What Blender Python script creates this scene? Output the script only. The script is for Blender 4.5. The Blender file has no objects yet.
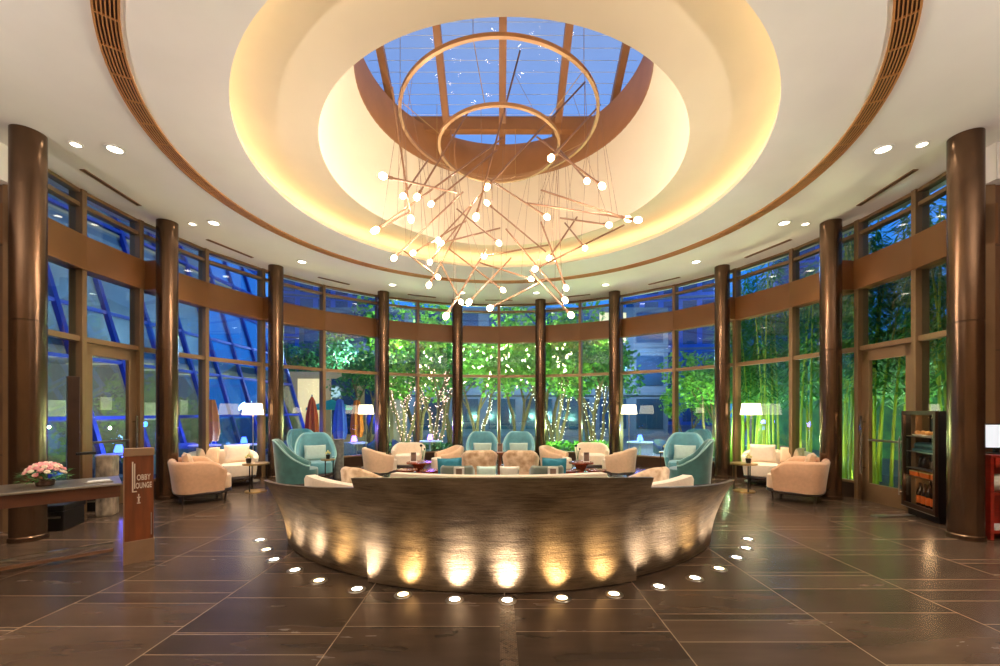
import bpy, bmesh, math, random
from mathutils import Vector, Matrix
from math import sin, cos, pi, radians, sqrt, atan2
random.seed(7)
S = bpy.context.scene
COL = S.collection
F = 415.0; PX = 499.0; PY = 411.0; CAMH = 1.5
CY = 6.53            # distance of the rotunda's centre from the camera
CEIL = 4.75
RW = 6.2             # glass wall radius
RC = 5.75            # column circle radius

def P(x, y, d): return Vector(((x-PX)/F*d, d, CAMH-(y-PY)/F*d))
def G(x, y):
    d = F*CAMH/(y-PY); return Vector(((x-PX)/F*d, d, 0))
def lin(c): 
    c = c/255.0
    return c/12.92 if c <= .04045 else ((c+.055)/1.055)**2.4
def rgb(r, g, b): return (lin(r), lin(g), lin(b), 1.0)

# ------------------------------------------------------------------ materials
def node(nt, t, **kw):
    n = nt.nodes.new(t)
    for k, v in kw.items(): setattr(n, k, v)
    return n
def math_(nt, op, a, b=None, c=None):
    n = nt.nodes.new('ShaderNodeMath'); n.operation = op
    for i, v in enumerate((a, b, c)):
        if v is None: continue
        if isinstance(v, (int, float)): n.inputs[i].default_value = v
        else: nt.links.new(v, n.inputs[i])
    return n.outputs[0]
def base_mat(name):
    m = bpy.data.materials.new(name); m.use_nodes = True
    nt = m.node_tree; b = nt.nodes['Principled BSDF']
    return m, nt, b
def mat(name, col, rough=.5, metal=0., var=.12, scale=8., bump=0., bscale=None, stretch=(1,1,1), sheen=0., col2=None, coat=0.):
    m, nt, b = base_mat(name)
    tc = node(nt, 'ShaderNodeTexCoord'); mp = node(nt, 'ShaderNodeMapping')
    mp.inputs['Scale'].default_value = stretch
    nt.links.new(tc.outputs['Object'], mp.inputs['Vector'])
    nz = node(nt, 'ShaderNodeTexNoise'); nz.inputs['Scale'].default_value = scale; nz.inputs['Detail'].default_value = 5
    nt.links.new(mp.outputs[0], nz.inputs['Vector'])
    rp = node(nt, 'ShaderNodeValToRGB')
    c2 = col2 if col2 else tuple(min(1, c*(1+var)) for c in col[:3])+(1,)
    c1 = col if col2 else tuple(c*(1-var) for c in col[:3])+(1,)
    rp.color_ramp.elements[0].position = .3; rp.color_ramp.elements[0].color = c1
    rp.color_ramp.elements[1].position = .7; rp.color_ramp.elements[1].color = c2
    nt.links.new(nz.outputs['Fac'], rp.inputs['Fac'])
    nt.links.new(rp.outputs['Color'], b.inputs['Base Color'])
    b.inputs['Roughness'].default_value = rough; b.inputs['Metallic'].default_value = metal
    if sheen: b.inputs['Sheen Weight'].default_value = sheen
    if coat: b.inputs['Coat Weight'].default_value = coat
    if bump:
        n2 = node(nt, 'ShaderNodeTexNoise'); n2.inputs['Scale'].default_value = bscale or scale*4; n2.inputs['Detail'].default_value = 4
        nt.links.new(mp.outputs[0], n2.inputs['Vector'])
        bp = node(nt, 'ShaderNodeBump'); bp.inputs['Strength'].default_value = bump; bp.inputs['Distance'].default_value = .02
        nt.links.new(n2.outputs['Fac'], bp.inputs['Height']); nt.links.new(bp.outputs[0], b.inputs['Normal'])
    return m
def emit(name, col, s):
    m, nt, b = base_mat(name)
    b.inputs['Base Color'].default_value = col
    b.inputs['Emission Color'].default_value = col; b.inputs['Emission Strength'].default_value = s
    return m
def glass_mat(name, tint, f0=.05, rough=0.0):
    m = bpy.data.materials.new(name); m.use_nodes = True; nt = m.node_tree
    nt.nodes.clear()
    out = node(nt, 'ShaderNodeOutputMaterial'); mx = node(nt, 'ShaderNodeMixShader')
    tr = node(nt, 'ShaderNodeBsdfTransparent'); gl = node(nt, 'ShaderNodeBsdfGlossy')
    tr.inputs['Color'].default_value = tint; gl.inputs['Roughness'].default_value = rough
    lw = node(nt, 'ShaderNodeLayerWeight')
    p5 = math_(nt, 'POWER', lw.outputs['Facing'], 5.0)
    fac = math_(nt, 'MULTIPLY_ADD', p5, 1-f0, f0)
    nt.links.new(fac, mx.inputs[0]); nt.links.new(tr.outputs[0], mx.inputs[1]); nt.links.new(gl.outputs[0], mx.inputs[2])
    nt.links.new(mx.outputs[0], out.inputs[0])
    return m

M = {}
M['plaster'] = mat('plaster', rgb(240,234,226), .8, var=.02, scale=2)
M['dome_plaster'] = mat('dome_plaster', rgb(232,217,190), .8, var=.02, scale=2)
M['bronze_col'] = mat('bronze_column', rgb(102,78,59), .22, .82, var=.28, scale=5, bump=.06, bscale=30, stretch=(1,1,.35))
M['bronze'] = mat('bronze_frame', rgb(134,104,72), .42, .35, var=.08, scale=3)
M['fascia'] = mat('bronze_fascia', rgb(122,78,38), .5, .1, var=.10, scale=1.5)
M['bronze_dark'] = mat('dark_bronze', rgb(70,50,38), .35, .6, var=.15, scale=4)
M['skyframe'] = mat('skylight_bronze', rgb(166,116,72), .5, .0, var=.08, scale=3)
M['gold'] = mat('satin_gold', rgb(196,160,104), .3, .9, var=.06, scale=6)
M['ringgold'] = mat('ring_brass', rgb(176,132,92), .4, .4, var=.04)
M['rodgold'] = mat('rod_brass', rgb(150,110,82), .4, .4, var=.05, scale=6)
M['grilleback'] = mat('grille_backing', rgb(84,58,38), .8, var=.1)
M['signfoot'] = mat('bronze_satin', rgb(150,118,88), .5, .4, var=.08)
M['letter'] = mat('pale_metal_letter', rgb(226,212,190), .4, .2, var=.03)
M['grille'] = mat('grille_bronze', rgb(190,132,78), .5, .1, var=.05)
M['chrome'] = mat('chrome', rgb(200,200,200), .15, 1., var=.04)
M['steel'] = mat('brushed_steel', rgb(176,168,156), .3, .9, var=.08, scale=20, stretch=(1,1,6))
M['black'] = mat('black_metal', rgb(26,24,24), .4, .3, var=.15)
M['darkwood_leg'] = mat('dark_wood', rgb(44,28,20), .4, var=.25, scale=10, stretch=(1,1,.2))
M['deskwood'] = mat('desk_wood', rgb(92,52,34), .3, var=.3, scale=4, stretch=(.4,.4,5), coat=.3)
M['signwood'] = mat('sign_wood', rgb(116,58,22), .5, var=.35, scale=6, stretch=(3,3,.35))
M['redwood'] = mat('red_wood', rgb(140,34,20), .3, var=.25, scale=5, stretch=(.5,.5,4), coat=.5)
M['cream'] = mat('cream_fabric', rgb(228,192,156), .85, var=.06, scale=20, bump=.06, bscale=220, sheen=.3)
M['cream_pale'] = mat('pale_cream_fabric', rgb(240,220,196), .85, var=.05, scale=20, bump=.06, bscale=200)
M['peach'] = mat('peach_fabric', rgb(216,168,130), .85, var=.06, scale=20, bump=.06, bscale=220, sheen=.3)
M['teal'] = mat('teal_velvet', rgb(56,108,104), .6, var=.22, scale=7, bump=.05, bscale=120, sheen=.6)
M['teal_lt'] = mat('teal_velvet_trim', rgb(150,196,190), .6, var=.1, scale=7, sheen=.4)
M['teal_blue'] = mat('blue_teal_velvet', rgb(92,156,168), .6, var=.15, scale=7, sheen=.5)
M['tealpil'] = mat('deep_teal_fabric', rgb(18,110,130), .7, var=.1, scale=20)
M['paleblue'] = mat('pale_aqua_fabric', rgb(184,206,196), .8, var=.06, scale=20)
M['greypale'] = mat('pale_grey_fabric', rgb(206,200,186), .8, var=.06, scale=20)
M['greygreen'] = mat('grey_green_velvet', rgb(98,106,94), .7, var=.1, scale=9, sheen=.4)
M['marbled'] = mat('marbled_velvet', rgb(176,132,92), .7, scale=9, col2=rgb(236,208,172), sheen=.3)
M['copper'] = mat('copper', rgb(186,92,58), .25, .85, var=.2, scale=5)
M['stone'] = mat('grey_stone', rgb(120,118,112), .7, var=.3, scale=14, bump=.2, bscale=30)
M['petrified'] = mat('marble_swirl', rgb(40,32,28), .35, scale=9, col2=rgb(196,176,150), stretch=(1,1,.5))
M['white'] = mat('white_paint', rgb(232,230,224), .5, var=.03)
M['shade'] = emit('lit_lampshade', rgb(255,236,205), 3.2)
M['bulb'] = emit('warm_bulb', (1.0, .72, .38, 1), 30)
M['down'] = emit('downlight_lens', (1.0, .86, .66, 1), 9)
M['up_warm'] = emit('uplight_lens_warm', (1.0, .78, .42, 1), 14)
M['up_white'] = emit('uplight_lens_white', (1.0, .93, .80, 1), 16)
M['cove'] = emit('cove_strip', (1.0, .84, .50, 1), 4.5)
M['fairy'] = emit('fairy_bulb', (1.0, .50, .44, 1), 4)
M['fairyw'] = emit('fairy_bulb_white', (1.0, .84, .66, 1), 3.5)
M['violet'] = emit('violet_lamp', (.32, .12, 1.0, 1), 6)
M['bluelamp'] = emit('blue_lamp', (.05, .12, 1.0, 1), 6)
M['screen'] = emit('monitor_screen', rgb(206,214,222), .8)
M['glass'] = glass_mat('window_glass', (.86,.95,.97,1), .055)
M['skyglass'] = glass_mat('skylight_glass', (.95,.96,.98,1), .004)
M['clear'] = glass_mat('clear_glass', (.95,.97,.97,1), .04)
M['outglass'] = mat('blue_facade_glass', rgb(64,92,120), .12, .6, var=.3, scale=.35)
M['bluebar'] = mat('blue_steel', rgb(24,56,150), .4, .2, var=.1)
M['paving'] = mat('outdoor_paving', rgb(58,62,72), .4, var=.2, scale=3)
M['gravel'] = mat('gravel', rgb(92,92,90), .9, scale=40, col2=rgb(40,40,42), bump=.5, bscale=60)
M['bark'] = mat('bark', rgb(110,88,66), .9, var=.3, scale=18, bump=.4)
M['leaf'] = mat('leaf_green', rgb(70,140,44), .55, scale=2.2, col2=rgb(140,196,70))
M['leafdk'] = mat('leaf_dark_green', rgb(36,92,52), .55, scale=2.2, col2=rgb(80,150,60))
M['bamboo'] = mat('bamboo_culm', rgb(130,170,44), .4, scale=2, col2=rgb(196,206,84), stretch=(1,1,.4))
M['bambooleaf'] = mat('bamboo_leaf', rgb(40,122,60), .5, scale=1.5, col2=rgb(96,170,70))
M['concrete'] = mat('slate_cladding', rgb(92,104,118), .7, var=.15, scale=.8)
M['concrete_warm'] = mat('warm_cladding', rgb(176,150,116), .7, var=.15, scale=.8)
M['towerblue'] = mat('tower_blue', rgb(40,92,170), .3, .3, var=.2, scale=.15)
M['litwin'] = emit('lit_window', rgb(255,214,150), .45)
M['par_red'] = mat('red_canvas', rgb(196,62,32), .8, var=.1)
M['par_orange'] = mat('orange_canvas', rgb(220,110,36), .8, var=.1)
M['par_teal'] = mat('teal_canvas', rgb(24,168,160), .8, var=.1)
M['par_blue'] = mat('blue_canvas', rgb(70,110,190), .8, var=.1)
M['pink'] = mat('pink_petal', rgb(226,110,130), .7, scale=14, col2=rgb(246,206,190))
M['bottle'] = mat('dark_bottle', rgb(38,24,14), .15, var=.2)
M['orangelabel'] = mat('orange_label', rgb(222,104,32), .5, var=.1)
M['food'] = mat('pastry', rgb(206,140,70), .6, scale=12, col2=rgb(240,200,130))
M['teal_glass'] = mat('teal_tray', rgb(44,84,88), .3, var=.2)
M['cardpic'] = mat('card_picture', rgb(60,50,46), .5, scale=8, col2=rgb(160,130,110))
M['outwhite'] = mat('outdoor_white', rgb(190,200,214), .5, var=.05)
M['rope'] = mat('woven_grey_blue', rgb(70,100,140), .8, var=.2, scale=20)

def wood_panel():
    m, nt, b = base_mat('wood_wall_panel')
    tc = node(nt, 'ShaderNodeTexCoord'); sp = node(nt, 'ShaderNodeSeparateXYZ'); nt.links.new(tc.outputs['Object'], sp.inputs[0])
    f = math_(nt, 'FRACT', math_(nt, 'DIVIDE', sp.outputs[0], .24))
    ln = math_(nt, 'LESS_THAN', f, .06)
    z = math_(nt, 'FRACT', math_(nt, 'DIVIDE', math_(nt, 'ADD', sp.outputs[2], .35), 1.3))
    ln = math_(nt, 'MAXIMUM', ln, math_(nt, 'LESS_THAN', z, .008))
    mx = node(nt, 'ShaderNodeMix', data_type='RGBA'); nt.links.new(ln, mx.inputs[0])
    mx.inputs[6].default_value = rgb(104,72,48); mx.inputs[7].default_value = rgb(30,20,14)
    nt.links.new(mx.outputs[2], b.inputs['Base Color']); b.inputs['Roughness'].default_value = .4
    return m
M['woodwall'] = wood_panel()

def floor_mat():
    m, nt, b = base_mat('brown_stone_tiles')
    tc = node(nt, 'ShaderNodeTexCoord'); sp = node(nt, 'ShaderNodeSeparateXYZ'); nt.links.new(tc.outputs['Object'], sp.inputs[0])
    x, y = sp.outputs[0], sp.outputs[1]
    W = 1.12
    xs = math_(nt, 'DIVIDE', math_(nt, 'ADD', x, 1.075+W*10), W)
    ix = math_(nt, 'FLOOR', xs); fx = math_(nt, 'FRACT', xs)
    cx = math_(nt, 'ABSOLUTE', math_(nt, 'SUBTRACT', fx, .5))
    lx = math_(nt, 'GREATER_THAN', cx, .5-.003)
    rnd = math_(nt, 'FRACT', math_(nt, 'MULTIPLY', math_(nt, 'SINE', math_(nt, 'MULTIPLY', ix, 12.9898)), 43758.55))
    lines = lx; tid = None
    for off, per in ((0.0, .78), (.31, 1.43), (.62, 1.05)):
        u = math_(nt, 'ADD', math_(nt, 'DIVIDE', y, per), math_(nt, 'ADD', math_(nt, 'MULTIPLY', rnd, 1.7), off))
        f = math_(nt, 'ABSOLUTE', math_(nt, 'SUBTRACT', math_(nt, 'FRACT', u), .5))
        lines = math_(nt, 'MAXIMUM', lines, math_(nt, 'GREATER_THAN', f, .5-.003/per))
        fl = math_(nt, 'FLOOR', u)
        tid = fl if tid is None else math_(nt, 'MULTIPLY_ADD', fl, 3.7, tid)
    tid = math_(nt, 'MULTIPLY_ADD', ix, 17.3, tid)
    trnd = math_(nt, 'FRACT', math_(nt, 'MULTIPLY', math_(nt, 'SINE', math_(nt, 'MULTIPLY', tid, 7.13)), 4375.55))
    nz = node(nt, 'ShaderNodeTexNoise'); nz.inputs['Scale'].default_value = 2.2; nz.inputs['Detail'].default_value = 8
    mp = node(nt, 'ShaderNodeMapping'); mp.inputs['Scale'].default_value = (.5, 2.2, 1)
    nt.links.new(tc.outputs['Object'], mp.inputs[0]); nt.links.new(mp.outputs[0], nz.inputs['Vector'])
    v = math_(nt, 'MULTIPLY_ADD', trnd, .35, math_(nt, 'MULTIPLY', nz.outputs['Fac'], .9))
    rp = node(nt, 'ShaderNodeValToRGB')
    rp.color_ramp.elements[0].position = .25; rp.color_ramp.elements[0].color = rgb(52,41,33)
    rp.color_ramp.elements[1].position = .95; rp.color_ramp.elements[1].color = rgb(94,74,58)
    nt.links.new(v, rp.inputs[0])
    # mosaic strip on the axis, on the lobby side only
    ax = math_(nt, 'ABSOLUTE', math_(nt, 'SUBTRACT', x, .06))
    ins = math_(nt, 'MULTIPLY', math_(nt, 'LESS_THAN', ax, .055), math_(nt, 'LESS_THAN', y, 3.35))
    br = node(nt, 'ShaderNodeTexBrick'); br.inputs['Scale'].default_value = 22
    br.inputs['Color1'].default_value = rgb(92,74,58); br.inputs['Color2'].default_value = rgb(44,32,26); br.inputs['Mortar'].default_value = rgb(120,100,80)
    br.inputs['Mortar Size'].default_value = .03
    nt.links.new(tc.outputs['Object'], br.inputs['Vector'])
    m1 = node(nt, 'ShaderNodeMix', data_type='RGBA'); nt.links.new(lines, m1.inputs[0]); nt.links.new(rp.outputs[0], m1.inputs[6]); m1.inputs[7].default_value = rgb(160,136,112)
    m2 = node(nt, 'ShaderNodeMix', data_type='RGBA'); nt.links.new(ins, m2.inputs[0]); nt.links.new(m1.outputs[2], m2.inputs[6]); nt.links.new(br.outputs[0], m2.inputs[7])
    nt.links.new(m2.outputs[2], b.inputs['Base Color'])
    rr = math_(nt, 'MULTIPLY_ADD', nz.outputs['Fac'], .14, .18)
    nt.links.new(rr, b.inputs['Roughness'])
    b.inputs['Specular IOR Level'].default_value = .5
    return m
M['floor'] = floor_mat()

def hammered():
    m, nt, b = base_mat('hammered_bronze')
    tc = node(nt, 'ShaderNodeTexCoord')
    mp = node(nt, 'ShaderNodeMapping'); mp.inputs['Scale'].default_value = (1, 1, 3.2); nt.links.new(tc.outputs['Object'], mp.inputs[0])
    n1 = node(nt, 'ShaderNodeTexNoise'); n1.inputs['Scale'].default_value = 52; n1.inputs['Detail'].default_value = 4
    n2 = node(nt, 'ShaderNodeTexNoise'); n2.inputs['Scale'].default_value = 3; n2.inputs['Detail'].default_value = 6
    mp3 = node(nt, 'ShaderNodeMapping'); mp3.inputs['Scale'].default_value = (1, 1, 14); nt.links.new(tc.outputs['Object'], mp3.inputs[0])
    n3 = node(nt, 'ShaderNodeTexNoise'); n3.inputs['Scale'].default_value = 6; n3.inputs['Detail'].default_value = 5
    nt.links.new(mp3.outputs[0], n3.inputs['Vector'])
    for n in (n1, n2): nt.links.new(mp.outputs[0], n.inputs['Vector'])
    rp = node(nt, 'ShaderNodeValToRGB')
    rp.color_ramp.elements[0].position = .3; rp.color_ramp.elements[0].color = rgb(66,50,37)
    rp.color_ramp.elements[1].position = .72; rp.color_ramp.elements[1].color = rgb(152,128,100)
    nt.links.new(math_(nt, 'ADD', math_(nt, 'MULTIPLY', n2.outputs['Fac'], .6), math_(nt, 'MULTIPLY', n3.outputs['Fac'], .4)), rp.inputs[0])
    nt.links.new(rp.outputs[0], b.inputs['Base Color'])
    b.inputs['Metallic'].default_value = .85; b.inputs['Roughness'].default_value = .5
    bp = node(nt, 'ShaderNodeBump'); bp.inputs['Strength'].default_value = .5; bp.inputs['Distance'].default_value = .02
    nt.links.new(math_(nt, 'ADD', n1.outputs['Fac'], math_(nt, 'MULTIPLY', n3.outputs['Fac'], .8)), bp.inputs['Height']); nt.links.new(bp.outputs[0], b.inputs['Normal'])
    return m
M['hammered'] = hammered()

# ------------------------------------------------------------------ mesh builder
class MB:
    def __init__(s): s.v = []; s.f = []
    def add(s, vs, fs):
        o = len(s.v); s.v += [tuple(v) for v in vs]; s.f += [tuple(i+o for i in f) for f in fs]; return s
    def box(s, x0, x1, y0, y1, z0, z1, mt=None):
        vs = [Vector((x, y, z)) for z in (z0, z1) for y in (y0, y1) for x in (x0, x1)]
        if mt: vs = [mt @ v for v in vs]
        return s.add(vs, [(0,2,3,1),(4,5,7,6),(0,1,5,4),(2,6,7,3),(0,4,6,2),(1,3,7,5)])
    def tube(s, pts, r, n=8, cap=True):
        pts = [Vector(p) for p in pts]
        rs = r if isinstance(r, (list, tuple)) else [r]*len(pts)
        rings = []
        up = None
        for i, p in enumerate(pts):
            t = (pts[min(i+1, len(pts)-1)]-pts[max(i-1, 0)])
            t = t.normalized() if t.length > 1e-9 else Vector((0,0,1))
            if up is None: up = Vector((0,0,1)) if abs(t.z) < .9 else Vector((1,0,0))
            a = t.cross(up).normalized(); b = a.cross(t).normalized(); up = b
            rings.append([p+(a*cos(2*pi*k/n)+b*sin(2*pi*k/n))*rs[i] for k in range(n)])
        vs = [v for rg in rings for v in rg]; fs = []
        for i in range(len(pts)-1):
            for k in range(n):
                k2 = (k+1) % n; fs.append((i*n+k, i*n+k2, (i+1)*n+k2, (i+1)*n+k))
        if cap:
            fs.append(tuple(range(n-1, -1, -1))); fs.append(tuple((len(pts)-1)*n+k for k in range(n)))
        return s.add(vs, fs)
    def lathe(s, prof, n=32, c=(0,0,0), close=False, a0=0., a1=2*pi):
        full = abs(a1-a0-2*pi) < 1e-6
        m = n if full else n+1
        vs = [(c[0]+r*cos(a0+(a1-a0)*k/n), c[1]+r*sin(a0+(a1-a0)*k/n), c[2]+z) for k in range(m) for r, z in prof]
        L = len(prof); fs = []
        for k in range(n):
            k2 = (k+1) % m
            for i in range(L if close else L-1):
                j = (i+1) % L
                fs.append((k*L+i, k2*L+i, k2*L+j, k*L+j))
        if not full and close:
            fs.append(tuple(range(L-1, -1, -1))); fs.append(tuple((m-1)*L+i for i in range(L)))
        return s.add(vs, fs)
    def ball(s, c, r, n=12, m=8, sx=1, sy=1, sz=1, mt=None):
        vs = [Vector((0,0,r*sz))]; 
        for i in range(1, m):
            a = pi*i/m
            for k in range(n): vs.append(Vector((r*sx*sin(a)*cos(2*pi*k/n), r*sy*sin(a)*sin(2*pi*k/n), r*sz*cos(a))))
        vs.append(Vector((0,0,-r*sz)))
        if mt: vs = [mt @ v for v in vs]
        vs = [v+Vector(c) for v in vs]
        fs = [(0, 1+k, 1+(k+1) % n) for k in range(n)]
        for i in range(m-2):
            for k in range(n):
                a = 1+i*n+k; b = 1+i*n+(k+1) % n; fs.append((a, a+n, b+n, b))
        e = len(vs)-1; o = 1+(m-2)*n
        fs += [(o+k, e, o+(k+1) % n) for k in range(n)]
        return s.add(vs, fs)
    def cushion(s, w, h, t, mt=None, n=10):
        vs = []; fs = []
        def idx(i, j, k): return (k*(n+1)+i)*(n+1)+j
        for k in (1, -1):
            for i in range(n+1):
                for j in range(n+1):
                    u = -1+2*i/n; v = -1+2*j/n
                    th = t/2*max(0, (1-u**4))**.5*max(0, (1-v**4))**.5
                    pin = 1-.05*(1-abs(u*v))
                    vs.append(Vector((u*w/2*(pin if abs(u) == 1 else 1), k*th, v*h/2*(pin if abs(v) == 1 else 1))))
        for i in range(n):
            for j in range(n):
                fs.append((idx(i,j,0), idx(i,j+1,0), idx(i+1,j+1,0), idx(i+1,j,0)))
                fs.append((idx(i,j,1), idx(i+1,j,1), idx(i+1,j+1,1), idx(i,j+1,1)))
        if mt: vs = [mt @ v for v in vs]
        return s.add(vs, fs)

def obj(name, mb, m, parent=None, smooth=False, bevel=0., label=None):
    me = bpy.data.meshes.new(name); me.from_pydata(mb.v, [], mb.f); me.validate(); me.update()
    bm = bmesh.new(); bm.from_mesh(me)
    bmesh.ops.remove_doubles(bm, verts=bm.verts, dist=1e-5)
    bmesh.ops.recalc_face_normals(bm, faces=bm.faces); bm.to_mesh(me); bm.free()
    if smooth:
        me.polygons.foreach_set('use_smooth', [True]*len(me.polygons))
        try: me.set_sharp_from_angle(angle=radians(40))
        except Exception: pass
    me.materials.append(m)
    o = bpy.data.objects.new(name, me); COL.objects.link(o)
    if parent: o.parent = parent
    if bevel:
        md = o.modifiers.new('edge', 'BEVEL'); md.width = bevel; md.segments = 2; md.limit_method = 'ANGLE'
    if label: o['label'] = label
    return o
def tag(o, label=None, cat=None, group=None, kind=None):
    if label: o['label'] = label
    if cat: o['category'] = cat
    if group: o['group'] = group
    if kind: o['kind'] = kind
    return o
def thing(name, label, cat, loc=(0,0,0), rz=0., group=None, kind=None):
    o = bpy.data.objects.new(name, None); COL.objects.link(o); o.location = loc; o.rotation_euler = (0, 0, rz)
    o.empty_display_size = .1
    return tag(o, label, cat, group, kind)
def dup(root, loc, rz, label=None, name=None):
    r = root.copy(); COL.objects.link(r); r.location = loc; r.rotation_euler = (0, 0, rz)
    if label: r['label'] = label
    def rec(src, dst):
        for ch in src.children:
            c = ch.copy(); COL.objects.link(c); c.parent = dst; rec(ch, c)
    rec(root, r)
    return r
def struct(name, mb, m, parent=None, smooth=False, bevel=0., label=None, cat=None):
    o = obj(name, mb, m, parent, smooth, bevel)
    if parent is None: tag(o, label, cat, None, 'structure')
    return o
def light(name, kind, loc, power, col=(1,.85,.65), size=.05, rot=None, spot=None, blend=.5):
    l = bpy.data.lights.new(name, kind); l.energy = power; l.color = col
    if kind in ('POINT', 'SPOT'): l.shadow_soft_size = size
    if kind == 'SPOT': l.spot_size = radians(spot); l.spot_blend = blend
    o = bpy.data.objects.new(name, l); COL.objects.link(o); o.location = loc
    if rot is not None: o.rotation_euler = Vector(rot).to_track_quat('-Z', 'Y').to_euler()
    return o
def polar(phi, r, z=0.):
    a = radians(phi); return Vector((r*sin(a), CY+r*cos(a), z))
def tri_fill(outer, inner, z):
    bm = bmesh.new()
    es = []
    for loop in (outer, inner):
        vs = [bm.verts.new((x, y, z)) for x, y in loop]
        for i in range(len(vs)): es.append(bm.edges.new((vs[i], vs[(i+1) % len(vs)])))
    bmesh.ops.triangle_fill(bm, use_beauty=True, use_dissolve=False, edges=es, normal=(0,0,-1))
    bm.verts.index_update()
    mb = MB(); mb.v = [tuple(v.co) for v in bm.verts]; mb.f = [tuple(v.index for v in f.verts) for f in bm.faces]
    bm.free(); return mb

# ------------------------------------------------------------------ room shell
PHIS = [0, 12, 22.8, 33.5, 47.3, 61.3, 73, 84.9, 94, 103]
COLPHI = [12.2, 33.3, 60.8, 83.8, 107]
PHA = 103.0
fl = MB().box(-8.7, 8.7, -5.1, 13.0, -.12, 0)
fl = MB()
out = []
n = 72
for i in range(n+1):
    ph = -PHA+2*PHA*i/n; p = polar(ph, RW+.1); out.append((p.x, p.y))
pw = polar(PHA, RW); dw = Vector((sin(radians(PHA)), cos(radians(PHA)), 0))
pe = Vector((8.6, pw.y, 0))
room = out+[(8.6, pe.y), (8.6, -5), (-8.6, -5), (-8.6, pe.y)]
fl.add([(x, y, 0) for x, y in room]+[(x, y, -.15) for x, y in room],
       [tuple(range(len(room))), tuple(range(2*len(room)-1, len(room)-1, -1))]+[(i, (i+1) % len(room), len(room)+(i+1) % len(room), len(room)+i) for i in range(len(room))])
struct('floor', fl, M['floor'], label='dark brown polished stone tile floor with pale joints', cat='floor')
DC = (0.06, 6.05)
R1 = 3.35
inner = [(DC[0]+R1*cos(2*pi*k/128), DC[1]+R1*sin(2*pi*k/128)) for k in range(128)]
outc = []
for i in range(n+1):
    ph = -PHA+2*PHA*i/n; p = polar(ph, RW+.25); outc.append((p.x, p.y))
ceilp = outc+[(8.7, pe.y), (8.7, -5.1), (-8.7, -5.1), (-8.7, pe.y)]
ce = tri_fill(ceilp, inner, CEIL)
ce2 = tri_fill(ceilp, [(DC[0]+4.0*cos(2*pi*k/128), DC[1]+4.0*sin(2*pi*k/128)) for k in range(128)], CEIL+.35)
ce.add(ce2.v, ce2.f)
struct('ceiling', ce, M['plaster'], label='flat cream plaster ceiling around the round skylight well', cat='ceiling')
# cove lip, tray, dome
prof = [(R1, CEIL), (R1, CEIL+.06), (3.75, CEIL+.07), (3.9, CEIL+.14), (3.92, CEIL+.34), (3.6, CEIL+.37), (3.0, CEIL+.30), (2.53, CEIL+.175), (2.485, CEIL+.155), (2.47, CEIL+.15),
        (2.46, CEIL+.18), (2.42, CEIL+.40), (2.33, CEIL+.72), (2.22, CEIL+1.02), (2.06, CEIL+1.30)]
struct('ceiling_dome', MB().lathe(prof, 128, (DC[0], DC[1], 0)), M['dome_plaster'], smooth=True, label='cream dome rising from the lit cove to the skylight', cat='ceiling')
obj_cove = obj('cove_light_strip', MB().lathe([(3.70, CEIL+.075), (3.82, CEIL+.09), (3.82, CEIL+.105), (3.70, CEIL+.09)], 128, (DC[0], DC[1], 0), close=True), M['cove'])
tag(obj_cove, 'warm yellow cove lighting ring hidden behind the dome lip', 'cove light')
# skylight: bronze drum + sloped glazing
zr = CEIL+1.30
dr = MB().lathe([(2.06, zr), (2.05, zr+.03), (2.06, zr+.66), (2.20, zr+.66), (2.20, zr-.02), (2.08, zr-.02)], 96, (DC[0], DC[1], 0), close=True)
struct('trim_1', dr, M['skyframe'], smooth=True, label='bronze drum lining under the skylight glass', cat='trim')
sk = thing('window_skylight', 'blue sloped skylight with bronze bars above the chandelier', 'skylight', (DC[0], DC[1], zr+.66), 0, None, 'structure')
# in local coords: flat strip at the far side, then a slope rising towards the lobby, then back down
yf0, yf1, yn = 2.2, 1.55, -1.9
zs = lambda y: .06 if y >= yf1 else .06+(yf1-y)*.56
zt = zs(yn)
pane = MB()
for (ya, yb) in ((yf0, yf1), (yf1, yn)):
    for k in range(4):
        xa = -2.3+1.15*k; xb = xa+1.15
        pane.add([(xa, ya, zs(ya)), (xb, ya, zs(ya)), (xb, yb, zs(yb)), (xa, yb, zs(yb)), (xa, ya, zs(ya)+.02), (xb, ya, zs(ya)+.02), (xb, yb, zs(yb)+.02), (xa, yb, zs(yb)+.02)],
                 [(0,1,2,3),(4,7,6,5),(0,4,5,1),(1,5,6,2),(2,6,7,3),(3,7,4,0)])
obj('pane', pane, M['skyglass'], sk)
for k in range(5):
    x = (-1.96, -1.02, 0, 1.02, 1.96)[k]
    b = MB()
    for (ya, yb) in ((yf0, yf1), (yf1, yn)):
        h = .09
        b.add([(x-.06, ya, zs(ya)-h), (x+.06, ya, zs(ya)-h), (x+.06, yb, zs(yb)-h), (x-.06, yb, zs(yb)-h), (x-.06, ya, zs(ya)+.05), (x+.06, ya, zs(ya)+.05), (x+.06, yb, zs(yb)+.05), (x-.06, yb, zs(yb)+.05)],
              [(0,1,2,3),(4,7,6,5),(0,4,5,1),(1,5,6,2),(2,6,7,3),(3,7,4,0)])
    obj('glazing_bar', b, M['skyframe'], sk)
obj('crossbar', MB().box(-2.2, 2.2, yf1-.07, yf1+.07, -.1, .14), M['skyframe'], sk)
bl = MB()      # fine horizontal louvres in the glass
for i in range(24):
    y = 1.45-i*.14
    bl.box(-2.2, 2.2, y-.003, y+.003, zs(y)+.025, zs(y)+.029)
obj('louvre_lines', bl, M['white'], sk)
side = MB()
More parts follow.
